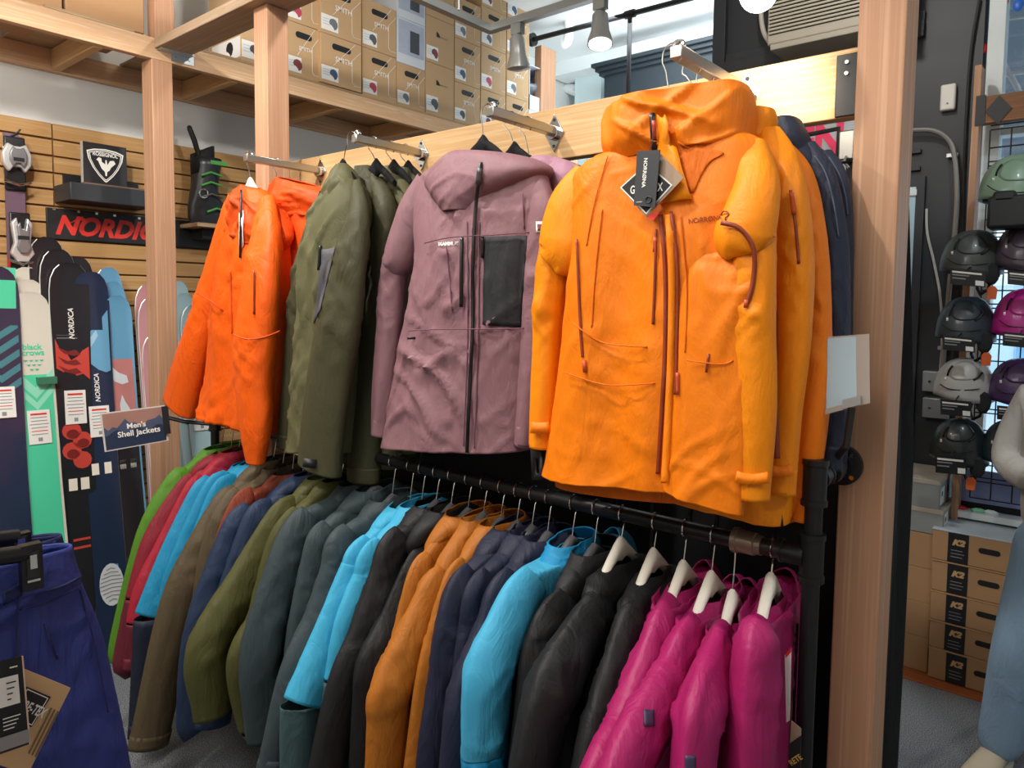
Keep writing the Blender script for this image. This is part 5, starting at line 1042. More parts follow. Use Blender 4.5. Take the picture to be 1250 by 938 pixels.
RJ = [
 ('leaf green shell jacket at the far left end of the pipe rail', -2.67, 0, [(247,557),(205,580),(167,650),(135,778)], GRN, None, None, 'black', {}),
 ('dark red shell jacket, second from the far left end', -2.60, 0, [(258,562),(218,587),(175,655),(152,731),(138,803)], DRED, MAROON, 3, 'black', {}),
 ('crimson shell jacket with maroon forearm, beside the dark red one', -2.54, 0, [(265,561),(228,589),(196,650),(165,712),(154,760)], CRIM, MAROON, 4, 'black', {}),
 ('cyan jacket with navy forearms, leftmost of the cyan ones', -2.46, 0, [(277,578),(235,593),(192,680),(163,755),(156,901)], CYN, NVY, 3, 'black', {}),
 ('cyan jacket with navy forearms, middle of the left cyan trio', -2.41, 0, [(285,577),(251,587),(218,655),(195,720),(188,800)], CYN, NVY, 4, 'black', {'fat': .8}),
 ('cyan jacket with navy forearms, right of the left cyan trio', -2.36, 0, [(292,577),(260,591),(235,650),(214,715),(205,800)], CYN, NVY, 4, 'black', {'fat': .8}),
 ('brown olive shell jacket, left of two with long hanging sleeve', -2.30, 0, [(307,574),(264,604),(226,667),(193,744),(156,915)], BRN, None, None, 'black', {'fat': 1.2}),
 ('brown olive shell jacket, right of two', -2.24, 0, [(320,582),(277,600),(251,646),(236,720)], BRN, None, None, 'black', {}),
 ('rust shell jacket squeezed beside the brown olive pair', -2.18, 0, [(318,592),(285,606),(262,660),(250,720)], RUST, None, None, 'black', {'fat': .8}),
 ('denim navy shell jacket, left of two', -2.12, 0, [(335,600),(281,625),(251,689),(222,778),(215,880)], BLU, None, None, 'black', {}),
 ('denim navy shell jacket, right of two', -2.06, 0, [(355,591),(302,622),(276,690),(256,760)], BLU, None, None, 'black', {}),
 ('moss green shell jacket with broad sleeve, left of two', -1.98, 0, [(375,595),(332,618),(281,697),(228,790),(232,858)], OLG, None, None, 'black', {'fat': 1.15}),
 ('moss green shell jacket, right of two', -1.90, 0, [(392,598),(349,623),(324,667),(302,752),(276,812),(290,880)], OLG, None, None, 'black', {}),
 ('slate grey shell jacket, left of three', -1.81, 0, [(420,598),(358,625),(328,680),(294,795),(298,880)], SLT, None, None, 'clear', {'fat': 1.15}),
 ('slate grey shell jacket, middle of three', -1.73, 0, [(440,608),(383,642),(366,689),(352,761),(345,830)], SLT, None, None, 'clear', {}),
 ('slate grey shell jacket, right of three', -1.65, 0, [(470,618),(409,646),(392,689),(372,752),(343,816)], SLT, None, None, 'clear', {}),
 ('sky cyan jacket with slate forearms, left of two', -1.57, 0, [(492,626),(434,659),(417,689),(383,769),(345,856),(342,885)], LCY, SLT2, 4, 'clear', {}),
 ('sky cyan jacket with slate forearms, right of two', -1.52, 0, [(512,624),(448,662),(432,700),(408,760),(395,830)], LCY, SLT2, 5, 'clear', {'fat': .8}),
 ('black shell jacket beside the sky cyan pair', -1.46, 0, [(540,612),(472,650),(451,701),(425,773),(402,829)], BLK, None, None, 'clear', {}),
 ('black shell jacket beside the ochre ones', -1.40, 0, [(556,622),(500,676),(464,752),(436,807),(430,860)], BLK, None, None, 'clear', {}),
 ('ochre shell jacket, left of three', -1.335, 0, [(583,625),(506,684),(485,752),(470,820)], OCH, None, None, 'clear', {'fat': .8}),
 ('ochre shell jacket with creased sleeve, middle of three', -1.277, 0, [(604,629),(523,697),(498,744),(455,837),(449,888)], OCH, None, None, 'clear', {'fat': 1.1}),
 ('ochre shell jacket, right of three', -1.215, 0, [(622,633),(549,693),(523,769),(506,840)], OCH, None, None, 'clear', {'fat': .8}),
 ('midnight navy shell jacket, left of three', -1.16, 0, [(646,642),(557,697),(532,765),(523,837),(510,922)], NV3, None, None, 'clear', {}),
 ('midnight navy shell jacket, middle of three', -1.11, 0, [(663,650),(578,701),(561,761),(552,830)], NV3, None, None, 'clear', {'fat': .8}),
 ('midnight navy shell jacket, right of three', -1.06, 0, [(689,655),(608,701),(583,761),(553,837),(540,909)], NV3, None, None, 'clear', {}),
 ('bright cyan shell jacket with blue hood, between navy and black', -.985, 0, [(714,663),(629,701),(599,752),(572,816),(566,888),(566,930)], BCY, BLU2, 5, 'clear', {'hood_mat': 1, 'fat': 1.1}),
 ('black shell jacket right of the bright cyan one', -.92, 0, [(752,667),(672,727),(646,773),(632,850)], BLK, None, None, 'clear', {}),
 ('black shell jacket with white hanger, left of two', -.848, .05, [(757,688),(720,722),(682,776),(650,837),(628,935)], BLK, None, None, 'white', {'fat': 1.15}),
 ('black shell jacket with white hanger beside the magenta ones', -.763, .08, [(801,700),(761,745),(728,842),(704,935)], BLK, None, None, 'white', {}),
 ('magenta shell jacket, leftmost of four', -.69, .1, [(841,712),(806,735),(785,786),(753,870),(720,935)], MAG, None, None, 'white', {}),
 ('magenta shell jacket with dark sleeve logo, second of four', -.625, .05, [(880,722),(832,760),(811,802),(777,858),(742,935)], MAG, None, None, 'white', {'logo': (791, 877)}),
 ('magenta shell jacket, third of four', -.578, .18, [(902,742),(873,770),(846,842),(833,923)], MAG, None, None, 'white', {'logo': (842, 932)}),
 ('magenta shell jacket nearest the pipe upright with a white tag', -.50, .15, [(935,742),(916,764),(905,858),(900,935)], MAG, None, None, 'white', {'fat': 1.2}),
]
for i, (lab, X, s, ol, m, lo, sp_, hg, kw) in enumerate(RJ):
    if kw.get('hood_mat') == 1: kw = dict(kw, hood_mat=BLU2)
    col = {'white': 'white', 'black': 'black', 'clear': 'smoky plastic'}[hg]
    rail_jacket(lab+(', on the pipe rail' if 'rail' not in lab else ''), f'{col} hanger of: '+' '.join(lab.split()[:10]), X, s, ol, m, lo, sp_, hg, 3.7+i*2.31, **kw)
# white card tag on the nearest magenta jacket
t = thing('hang_tag', 'long white tag hanging at the front of the nearest magenta jacket', 'tag', onY(961, 880, 1.36))
Q = [onY(*p, 1.36) for p in ((958, 800), (966, 793), (964, 880), (960, 882))]; slab('card', Q, NF, .001, PAPER, t); mk('red_edge', [onY(*p, 1.358) for p in ((959, 798), (966, 790), (966, 796), (959, 804))], [(0,1,2,3)], REDINK, t)
t = thing('hang_tag', 'tan tag with black diamond low on the nearest magenta jacket', 'tag', onY(970, 938, 1.35))
Q = [onY(*p, 1.35) for p in ((966, 880), (978, 890), (977, 950), (962, 950))]; slab('card', Q, NF, .001, plain('tan card', '#a08872', .6), t); mk('diamond', [onY(*p, 1.347) for p in ((964, 908), (978, 898), (977, 950), (962, 950))], [(0,1,2,3)], INK, t)
text(t, 'RETE', onY(971, 928, 1.346), Vector((.6, 0, .7)), Vector((-.7, 0, .6)), .03, plain('gold ink', '#d9b25a', .4), bold=.02)
# ================================================================ HELMET WALL
GY = 3.70
gp = thing('wire_grid', 'black wire display grid hanging in front of the window behind the helmets', 'grid', (0, GY, .75))
gx0 = onY(1201, 300, GY).x; gz0, gz1 = onY(1200, 610, GY).z, onY(1203, 160, GY).z
me = None
for i in range(13):
    o = MB().tube([(gx0, GY, gz0), (gx0, GY, gz1)], .003, 6).build('wire', BLACK, gp) if me is None else link(me.copy(), gp)
    if me is None: me = o
    o.location.x = i*.076
me = None; k = 0; z = gz0
while z < gz1+.01:
    for dz in ((0, .018) if k % 2 else (0,)):
        o = MB().tube([(gx0, GY+.004, 0), (gx0+.92, GY+.004, 0)], .003, 6).build('wire', BLACK, gp) if me is None else link(me.copy(), gp)
        if me is None: me = o
        o.location.z = z+dz
    z += .076; k += 1
u = onY(1190, 80, GY-.03); u2 = onY(1199, 80, GY-.03)
tag(bx('grid_upright', W_POST, None, u.x, u2.x, GY-.03, GY+.06, 0, u.z, bevel=.002), 'slim pale wooden upright at the left of the helmet grid', 'timber')
b0 = onY(1200, 118, GY-.03); b1 = onY(1200, 151, GY-.03)
t = thing('grid_board', 'brown wooden cross board with black diamond above the helmets', 'board', (b0.x+.3, GY, b1.z))
bx('board', wood('brown board', '#a5764e', '#7c5334', 0), t, b0.x-.005, b0.x+1.0, GY-.03, GY+.02, b1.z, b0.z, bevel=.002)
c = onY(1219, 134, GY-.032); MB().prism([(0, .06), (.047, 0), (0, -.06), (-.047, 0)], c, X3, Z3, NF, .004).build('diamond_plate', BLACK, t)
bx('end_plate', BLACK, t, onY(1191, 134, GY-.03).x, onY(1203, 134, GY-.03).x, GY-.036, GY-.0305, b1.z-.005, b0.z+.005)
def helmet(lab, cx, cy, wpx, hpx, hexc, Y, text_=None, tcol=None, yaw=.35):
    s = pw(cx, cy, Y, 1)*2; a = wpx*s/2; h = hpx*s; base = onY(cx, cy+hpx/2, Y)
    t = thing('ski_helmet', lab, 'helmet', base, 'helmets on the wire grid')
    m = plain('helmet '+hexc, hexc, .38, coat=.25)
    cyw, syw = math.cos(yaw), math.sin(yaw); R = lambda x, y, z: base+Vector((x*cyw-y*syw, x*syw+y*cyw, z))
    rg = []
    for i in range(15):
        p = i/14*PI/2; ring = []
        for j in range(32):
            q = 2*PI*j/32; c, sn = math.cos(q), math.sin(q); rad = math.cos(p)**.78
            back = max(0, c); low = -.14*h*math.exp(-((q-PI*1.5)/.9)**2)-.12*h*math.exp(-((q-PI*.5)/.9)**2)-.1*h*back
            z = h*math.sin(p)**1.0*(1-.10*max(0, -c)*math.cos(p))+low*(1-math.sin(p))
            x = a*c*rad*(1.0+.03*math.sin(3*q)); y = a*.80*sn*rad
            rid = .012*math.exp(-((abs(sn)*1.0-.45)/.16)**2)*math.sin(2*p)
            n = Vector((c, sn, .6)).normalized()*rid*a*6
            ring.append(R(x, y, z)+Vector((n.x*cyw-n.y*syw, n.x*syw+n.y*cyw, n.z)))
        rg.append(ring)
    sh = MB().rings(rg, True, False, True).build('shell', m, t, sharp=50, solid=.006)
    MB().rings([[R(a*.9*math.cos(q), a*.7*math.sin(q), zz-.02*max(0, math.cos(q))) for q in [k*PI/12 for k in range(24)]] for zz in (-.05*h, .35*h)], True, True, True).build('liner', plain('helmet lining', '#1a1b1e', .8), t)
    bv = bvh_of([sh]); dk = plain('vent black', '#0d0d0f', .6)
    P_ = lambda k: (cx+wpx*k[0], cy+hpx*k[1])
    pn = polypx('crown_panel', [P_(k) for k in ((-.27, -.02), (-.2, -.27), (-.02, -.4), (.16, -.34), (.3, -.08), (.2, .06), (.0, .1), (-.18, .08))], m, t, bv, .005, 5)
    for pts in (((-.32, -.02), (-.29, -.17), (-.22, -.3)), ((.17, .1), (.27, .02), (.35, -.12))): ribbon('vent', bv, [P_(k) for k in pts], 2.4, dk, t, .003, 3)
    ribbon('brim_line', bv, [P_(k) for k in ((-.46, .2), (-.3, .33), (0, .37), (.3, .33))], 1.3, dk, t, .002, 4)
    ribbon('badge', bv, ((cx-wpx*.38, cy+hpx*.06), (cx-wpx*.34, cy+hpx*.06)), 4, WINK, t, .002, 2)
    if text_: textpx(t, bv, text_, (cx+wpx*.18, cy+hpx*.2), wpx*.24, -.12, plain('helmet text '+tcol, tcol, .5), bold=.02)
    for sx in (-1,):
        e = R(a*.5, sx*a*.62, -.12*h); MB().rings([[e+Vector((.028*math.cos(q)*r, sx*.01*k, .045*math.sin(q)*r)) for q in [j*PI/6 for j in range(12)]] for k, r in ((0, .7), (1, 1), (2.2, .8))], True, True, True).build('ear_pad', plain('helmet lining', '#1a1b1e', .8), t)
    MB().tube([R(a*.5, -a*.6, -.2*h), R(a*.42, -a*.55, -.5*h), R(a*.25, -a*.3, -.62*h), R(a*.3, a*.4, -.45*h), R(a*.45, a*.6, -.1*h)], .006, 6).build('chin_strap', plain('helmet lining', '#1a1b1e', .8), t)
    return t
def price_card(lab, x0, y0, x1, y1, Y, lines=3):
    A0, B0, C0, D0 = onY(x0, y0, Y), onY(x1, y0+(x1-x0)*.1, Y), onY(x1, y1+(x1-x0)*.1, Y), onY(x0, y1, Y)
    t = thing('price_card', lab, 'price card', D0, 'price cards under the helmets'); slab('card', [A0, B0, C0, D0], NF, .001, plain('black card', '#17181b', .5), t)
    Q = [A0, B0, C0, D0]
    for k in range(lines): mk('print_line', subq(Q, .06, .9-.25*(k > 0)-.1*k, .16+.2*k, .27+.2*k-(.04 if k else 0), NF, .002), [(0,1,2,3)], WINK if k == 0 else GREYINK, t)
    mk('price_sticker', subq(Q, .72, .96, .62, .92, NF, .002), [(0,1,2,3)], PAPER, t)
    MB().tube([quadlerp(Q, .5, 0), quadlerp(Q, .5, 0)+Vector((0, .05, .01)), quadlerp(Q, .5, 0)+Vector((0, GY-Y, .02))], .003, 6).build('hook', BLACK, t)
    return t
HY = 3.52
H = [('grey-green helmet at the top of the left helmet column', 1186, 306, 66, 48, '#3d4341', 'GIRO', '#6f7573'), ('dark slate blue helmet, second in the left helmet column', 1179, 387, 63, 48, '#26323c', 'GIRO', '#55626c'),
     ('white helmet in the left helmet column', 1177, 460, 64, 45, '#b5b2ae', None, None), ('black-green helmet with red lettering at the foot of the left column', 1171, 535, 62, 48, '#1d2526', 'GIRO', '#b04848'),
     ('sage green helmet at the top of the right column', 1240, 216, 76, 52, '#7f9b83', None, None), ('dark plum helmet in the right column', 1252, 298, 66, 52, '#453a48', None, None), ('magenta helmet in the right column', 1250, 380, 66, 54, '#b01a80', None, None),
     ('deep purple helmet in the right column', 1246, 463, 68, 50, '#432a58', None, None), ('dark teal helmet half hidden by the arm', 1231, 537, 56, 48, '#1e3238', None, None)]
for (lab, cx, cy, w_, h_, col, tx, tc_) in H:
    t = helmet(lab, cx, cy, w_, h_, col, HY, tx, tc_)
    if 'sage' in lab:
        for (x0, y0, x1, y1, n_) in ((1206, 240, 1280, 276, 'goggle_guard'), (1212, 234, 1240, 247, 'guard_clip')):
            p0, p1 = onY(x0, y0, HY-.14), onY(x1, y1, HY-.14); bx(n_, plain('matt black shell', '#1f2124', .55), t, p0.x, p1.x, HY-.15, HY-.02, p1.z, p0.z, bevel=.012)
for i, (x0, y0, x1, y1) in enumerate(((1160, 327, 1203, 347), (1151, 409, 1190, 427), (1148, 487, 1186, 506), (1142, 555, 1180, 577), (1230, 330, 1272, 347), (1224, 405, 1268, 422), (1217, 495, 1260, 512))):
    price_card(['black price card under the grey-green helmet', 'black price card under the slate blue helmet', 'black price card under the white helmet', 'black price card under the black-green helmet', 'black price card under the plum helmet', 'black price card under the magenta helmet', 'black price card under the purple helmet'][i], x0, y0, x1, y1, HY-.16)
ORG = plain('orange tag card', '#d8622c', .5)
for i, (x, y) in enumerate(((1211, 357), (1204, 438), (1185, 590))):
    t = thing('security_tag', ['orange tag hanging right of the grey-green helmet', 'orange tag hanging right of the slate blue helmet', 'orange tag hanging under the lowest helmet'][i], 'tag', onY(x, y+8, HY-.1))
    c = onY(x, y, HY-.1); MB().prism([(-.015, -.028), (.015, -.028), (.018, .012), (.008, .024), (-.008, .024), (-.018, .012)], c, X3, Z3, NF, .006).build('card', ORG, t, bevel=.001)
    MB().tube([c+Z3*.022, c+Vector((-.01, .04, .05)), c+Vector((-.02, .1, .09))], .002, 5).build('cord', BLACK, t)
ps = thing('window_poster', 'purple-blue picture standing on the window sill', 'poster', onY(1210, 612, FY-.1))
q0, q1 = onY(1172, 566, FY-.09), onY(1290, 566, FY-.09); bx('board', plain('purple blue print', '#97a4d4', .4, vary=.3), ps, q0.x, q1.x+.2, FY-.09, FY-.08, ZS+.001, q0.z-.02); bx('frame', BLACK, ps, q0.x-.01, q1.x+.2, FY-.092, FY-.085, ZS+.001, ZS+.03)
for i, (x, col) in enumerate(((1172, '#d0243a'), (1195, '#7fd0a8'), (1210, '#d8e6ea'))):
    c = onY(x, 614, FY-.13); c.z = ZS+.006; tag(MB().tube([c-X3*.03, c-X3*.01, c+X3*.012, c+X3*.03], [.003, .011, .011, .004], 8).build('bulb', plain('string bulb '+col, col, .3)), ['red string light bulb lying on the window sill', 'green string light bulb lying on the window sill', 'white string light bulb lying on the window sill'][i], 'bulb')
# neon dots at the window top
for i, (x, y, col) in enumerate(((1243, 6, '#2f6fd8'), (1225, 2, '#d83a3a'), (1199, 60, '#c8242c'))):
    c = onY(x, y, FY+.02); tag(MB().rings([[c+Vector((.02*math.cos(q)*math.cos(p), .01*math.cos(p)*math.sin(q), .026*math.sin(p))) for q in [k*PI/6 for k in range(12)]] for p in [-1.4+.4*k for k in range(8)]], True, True, True).build('window_decal', plain('decal '+col, col, .4), None, sharp=180), ['blue decal at the top of the window', 'red decal at the top of the window', 'small red disc on the white awning bar'][i], 'decal')
# ---------------------------------------------------------------- boxes on the floor by the window
KY = 3.47
lefts = [(1134.5, 828), (1134, 790), (1135, 756), (1136.5, 720), (1138, 682), (1139, 644)]
zs = [0.002]+[onY(1138, y, KY).z for y in (790, 756, 720, 682, 644)]
BK2 = KRAFT; BAND = plain('black band', '#1b1b1d', .5)
for i in range(5):
    z0, z1 = zs[i]+.0008, zs[i+1]-.0008; x0 = onY(lefts[i+1][0]-1, (lefts[i][1]+lefts[i+1][1])/2, KY).x; x1 = x0+.33
    t = thing('boot_box', ['cardboard boot box with black band at the bottom of the floor stack', 'second cardboard boot box from the floor in the stack', 'middle cardboard boot box of the floor stack', 'fourth cardboard boot box from the floor in the stack', 'cardboard boot box on top of the floor stack'][i], 'box', ((x0+x1)/2, KY+.15, z0), 'boot boxes stacked by the window')
    bx('body', KRAFTD, t, x0, x1, KY+.002*(i % 2), KY+.3, z0, z1-.004, bevel=.003); bx('lid', KRAFTD if i < 4 else plain('grey lid', '#b3bdc4', .6, vary=.1), t, x0-.003, x1+.003, KY-.002, KY+.303, z1-.006, z1, bevel=.002)
    b0, b1 = x0+.058+.008*(i == 0), x0+.132+.008*(i == 0); yb = KY-.001+.002*(i % 2)
    bx('band', BAND, t, b0, b1, yb-.0012, yb, z0+.002, z1-.006)
    text(t, 'K2', ((b0+b1)/2+.002, yb-.002, (z0+z1)/2+.022), X3, Z3, .048, plain('kraft ink', '#c8a070', .6), bold=.07, shear=.3, hscale=.9)
    for k in range(3): bx('print_line', GREYINK, t, b0+.012, b1-.02+.006*(k % 2), yb-.0016, yb-.0012, (z0+z1)/2-.014-.014*k, (z0+z1)/2-.0115-.014*k)
    hp = [((.026 if math.cos(a) > 0 else -.026)+.012*math.cos(a), .012*math.sin(a)) for a in [k*PI/8+.01 for k in range(16)]]
    MB().prism(hp, (x0+.205, yb-.0008, (z0+z1)/2+.008), X3, Z3, NF, .0006).build('hand_hole', INK, t)
xs0 = onY(1138, 740, KY).x-.012
zc = .002
for i in range(6):
    h = (.12, .12, .12, .13, .11, .125)[i]; grey = i >= 4
    if i == 4: zc = onY(1135, 652, KY+.03).z
    t = thing('shoe_box', ['kraft box at the bottom of the narrow stack by the drape', 'second kraft box of the narrow stack by the drape', 'third kraft box of the narrow stack by the drape', 'fourth kraft box of the narrow stack by the drape', 'lower grey shoe box with white label beside the boot boxes', 'upper grey shoe box with white label beside the boot boxes'][i], 'box', (xs0-.15, KY+.2, zc), 'shoe boxes by the drape')
    h = (onY(1135, 652, KY+.03).z-.004)/4 if not grey else h
    x1 = xs0+(.03 if i == 4 else .012 if i == 5 else 0)
    bx('body', plain('grey shoe box', '#8f9290', .6) if grey else KRAFTD, t, x1-.32, x1, KY+.03, KY+.36, zc, zc+h-.001, bevel=.002)
    if grey:
        bx('lid', plain('pale shoe lid', '#b5aa9a', .6), t, x1-.322, x1+.002, KY+.028, KY+.362, zc+h-.02, zc+h, bevel=.002)
        bx('sticker', PAPER, t, x1, x1+.0015, KY+.06, KY+.14, zc+.015, zc+.085); bx('print_line', INK, t, x1+.0015, x1+.002, KY+.075, KY+.1, zc+.05, zc+.07)
        MB().tube([(x1, KY+.24, zc+.06), (x1+.0015, KY+.24, zc+.06)], .014, 10).build('finger_hole', INK, t)
    zc += h
# ---------------------------------------------------------------- the shopper at the right edge
def skin(name, pts, edges, radii, mat, parent, root=0, sub=2):
    me = bpy.data.meshes.new(name); me.from_pydata([tuple(p) for p in pts], edges, []); me.materials.append(mat)
    o = bpy.data.objects.new(name, me); link(o, parent)
    m = o.modifiers.new('skin', 'SKIN'); m.use_smooth_shade = True
    for i, v in enumerate(me.skin_vertices[0].data if me.skin_vertices else []): pass
    if not me.skin_vertices: me.attributes
    sk = me.skin_vertices[0].data if me.skin_vertices else None
    if sk:
        for i, r in enumerate(radii): sk[i].radius = r if isinstance(r, tuple) else (r, r); sk[i].use_root = (i == root)
    s = o.modifiers.new('sub', 'SUBSURF'); s.levels = sub; s.render_levels = sub
    return o
PY = 2.92
def pp(x, y, dy=0): return onY(x, y, PY+dy)
hipL, hipR = pp(1277, 690), pp(1330, 706, -.02); kneeL, kneeR = pp(1243, 800, -.03), pp(1335, 820, -.1); ankL = pp(1219, 905, .02); ankR = pp(1330, 925, .0)
pel = (hipL+hipR)/2+Z3*.06; waist = pel+Z3*.15; chest = pel+Z3*.36; neck = pel+Z3*.56; headc = pel+Z3*.69; crown = pel+Z3*.78
shL = pp(1258, 438); shL.z = chest.z+.12; shR = shL+(hipR-hipL).normalized()*.36; elL = pp(1229, 566, -.02); wrL = pp(1272, 592, -.2); elR = shR+Vector((.1, -.08, -.28)); wrR = elR+Vector((-.1, -.22, .02))
SKINM = plain('skin', '#c79a82', .5); HOOD = fabric('heather grey knit', '#a3a09b', .9, .4); JEAN = fabric('washed denim', '#86a2bc', .85, .4); SHOE = plain('cream suede', '#b9ab94', .8, bump=.3)
pr = thing('person', 'person in grey sweatshirt and blue jeans at the right edge, arm bent', 'person', (pel.x, pel.y, 0))
footL = ankL+Vector((-.015, -.06, -.05)); footR = ankR+Vector((0, -.06, -.05))
body_p = [pel, waist, chest, neck, headc, crown, shL, elL, wrL, shR, elR, wrR, hipL, kneeL, ankL, hipR, kneeR, ankR, footL, footR]
body_e = [(0,1),(1,2),(2,3),(3,4),(4,5),(2,6),(6,7),(7,8),(2,9),(9,10),(10,11),(0,12),(12,13),(13,14),(0,15),(15,16),(16,17),(14,18),(17,19)]
skin('body', body_p, body_e, [.12, .11, .13, .062, .092, .07, .05, .038, .028, .05, .038, .028, .085, .055, .036, 0.085, .055, .036, .02, .02], SKINM, pr)
skin('sweatshirt', [waist-Z3*.17, waist+Z3*.05, chest, neck-Z3*.08, shL, (shL+elL)/2, elL, (elL+wrL)/2, wrL, shR, elR, wrR], [(0,1),(1,2),(2,3),(2,4),(4,5),(5,6),(6,7),(7,8),(2,9),(9,10),(10,11)], [(.15, .13), (.15, .13), (.155, .13), .07, .075, .066, .062, .056, .046, .075, .06, .045], HOOD, pr)
skin('jeans', [pel+Z3*.12, pel, hipL, (hipL+kneeL)/2, kneeL, (kneeL+ankL)/2, ankL-Z3*.06, hipR, kneeR, ankR+Z3*.03], [(0,1),(1,2),(2,3),(3,4),(4,5),(5,6),(1,7),(7,8),(8,9)], [(.15, .125), (.15, .125), .112, .1, .088, .078, .074, .11, .085, .065], JEAN, pr)
def shoe(ank, d, par):
    d = Vector((d.x, d.y, 0)).normalized(); sd = Vector((-d.y, d.x, 0)); h = Vector((ank.x, ank.y, 0))-d*.06; rg = []
    for u, w_, z1 in ((0, .028, .07), (.03, .038, .085), (.1, .042, .09), (.16, .046, .07), (.22, .048, .052), (.265, .04, .042), (.285, .02, .03)):
        rg.append([h+d*u+sd*(w_*math.cos(q))+Z3*(.012+(z1-.012)*(.5+.5*math.sin(q))) for q in [k*PI/8 for k in range(16)]])
    s = MB().rings(rg, True, True, True).build('shoe', SHOE, par, sharp=180)
    MB().rings([[h+d*u+sd*(w_*1.06*k)+Z3*z for k, z in ((-1, .001), (1, .001), (1, .024), (-1, .024))] for u, w_ in ((-.003, .026), (.05, .04), (.15, .046), (.23, .047), (.29, .02))], True, True, True).build('sole', plain('rubber sole', '#d9d4c8', .7), s)
shoe(ankL, Vector((-.25, -.9, 0)), pr); shoe(ankR, Vector((.1, -1, 0)), pr)
def blob(name, c, r, mat, par, ax=(1, 1, 1), z0=-1.5, z1=1.5, n=10, sd=0):
    rg = [[c+Vector((r*ax[0]*math.cos(p)*math.cos(q), r*ax[1]*math.cos(p)*math.sin(q), r*ax[2]*math.sin(p)))*(1+sd*noise.noise(Vector((q, p, 1))*2)) for q in [k*PI/10 for k in range(20)]] for p in [z0+(z1-z0)*k/n for k in range(n+1)]]
    return MB().rings(rg, True, True, True).build(name, mat, par, sharp=180)
fc = Vector((.2, -.98, 0)).normalized(); sd_ = Vector((-fc.y, fc.x, 0))
blob('hair', headc+Z3*.03-fc*.022, .108, plain('brown hair', '#4a3626', .7, bump=.5, bscale=80), pr, (1, 1, 1.08), -.25, 1.5, sd=.06)
for s in (-1, 1):
    e = blob('eye', headc+fc*.086+sd_*(.03*s)+Z3*.0, .009, plain('eye white', '#e8e4de', .3), pr); blob('iris', headc+fc*.0925+sd_*(.03*s)+Z3*.0, .0045, plain('iris', '#3b2a1c', .3), e)
    blob('ear', headc+sd_*(.088*s)-Z3*.01, .028, SKINM, pr, (.5, .7, 1.1))
MB().rings([[headc+fc*(.085+d)+sd_*(w_*math.cos(q))+Z3*(z+w_*.4*math.sin(q)) for q in [k*PI/5 for k in range(10)]] for d, w_, z in ((-.01, .008, .012), (.012, .011, -.012), (.02, .014, -.026), (.004, .01, -.032))], True, True, True).build('nose', SKINM, pr, sharp=180)
blob('mouth', headc+fc*.086-Z3*.052, .022, plain('lips', '#a8645a', .5), pr, (1, .4, .3))
def hand(wr, d, up, par):
    d = d.normalized(); s = d.cross(up).normalized(); up = s.cross(d)
    P = [wr, wr+d*.05]; E = [(0, 1)]; Rr = [.026, .034]
    for k, (o_, l) in enumerate(((-.03, .07), (-.01, .08), (.01, .076), (.03, .06))):
        b = len(P); P += [wr+d*.085+s*o_, wr+d*(.085+l*.55)+s*o_*1.1-up*.012, wr+d*(.085+l*.85)+s*o_*1.1-up*.035]; E += [(1, b), (b, b+1), (b+1, b+2)]; Rr += [.011, .009, .0075]
    b = len(P); P += [wr+d*.045+s*-.04, wr+d*.08+s*-.055-up*.01]; E += [(1, b), (b, b+1)]; Rr += [.012, .009]
    return skin('hand', P, E, Rr, SKINM, par)
hand(wrL, wrL-elL, Z3, pr); hand(wrR, wrR-elR, Z3, pr)
# ================================================================ BLUE PANTS IN THE FOREGROUND
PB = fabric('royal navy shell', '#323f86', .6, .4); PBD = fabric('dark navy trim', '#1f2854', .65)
PX = -1.2
pg = 'ski pants on the foreground rack'
def pants(lab, X, rowsR, seed, mat, yl=0.0):
    t = thing('ski_pants', lab, 'pants', (X, .2, .25), pg)
    P = [onX(*p, X) for p in rowsR]; rows = []
    for i, p in enumerate(P): rows.append((Vector((X, yl-.012*i, p.z+(.012 if i < 2 else 0))), p, (.03, .045, .06, .07, .075, .075)[min(i, 5)]))
    b = rmesh('body', cloth(rows, X3, 64, 9, seed, .018, .014, f1=12), mat, t, solid=.002)
    wb = rmesh('waistband', cloth([(rows[0][0]+Z3*.004, rows[0][1]+Z3*.004, .034), ((rows[0][0]*.5+rows[1][0]*.5), (rows[0][1]*.5+rows[1][1]*.5), .042), (rows[1][0]+Z3*.008, rows[1][1]+Z3*.008, .05)], X3, 48, 4, seed+1, .006, .004), mat, t, solid=.003)
    zc = rows[-1][0].z; yr = rows[-1][1].y; ymid = (yr+rows[-1][0].y)/2
    for y0, y1 in ((rows[-1][0].y, ymid-.005), (ymid+.005, yr)):
        rmesh('leg', cloth([(Vector((X, y0, zc+.03)), Vector((X, y1, zc+.03)), .075), (Vector((X, y0+.01, zc-.25)), Vector((X, y1-.01, zc-.25)), .07), (Vector((X, y0+.02, .22)), Vector((X, y1-.02, .22)), .065)], X3, 32, 8, seed+2, .012, .01), mat, t, solid=.002)
    return t, b, wb, rows
t, b, wb, rows = pants('royal navy ski pants hanging from a clip hanger, lower left foreground', PX, [(86, 668), (97, 708), (121, 770), (138, 845), (152, 915), (168, 1010)], 5.3, PB)
bv = bvh_of([b, wb])
ribbon('fly_seam', bv, ((22, 730), (20, 780), (14, 850)), 2, PBD, t); ribbon('pocket_zip', bv, ((55, 762), (62, 785), (70, 805)), 4, PBD, t, .003); ribbon('zip_pull', bv, ((66, 796), (69, 800)), 3, WHITE, t, .005)
ribbon('waist_tab', bv, ((56, 722), (76, 716), (96, 706)), 3, PBD, t, .003); patch('hook_tape', bv, [(2, 722), (24, 712), (26, 728), (4, 740)], PBD, t, 6, 4, .003)
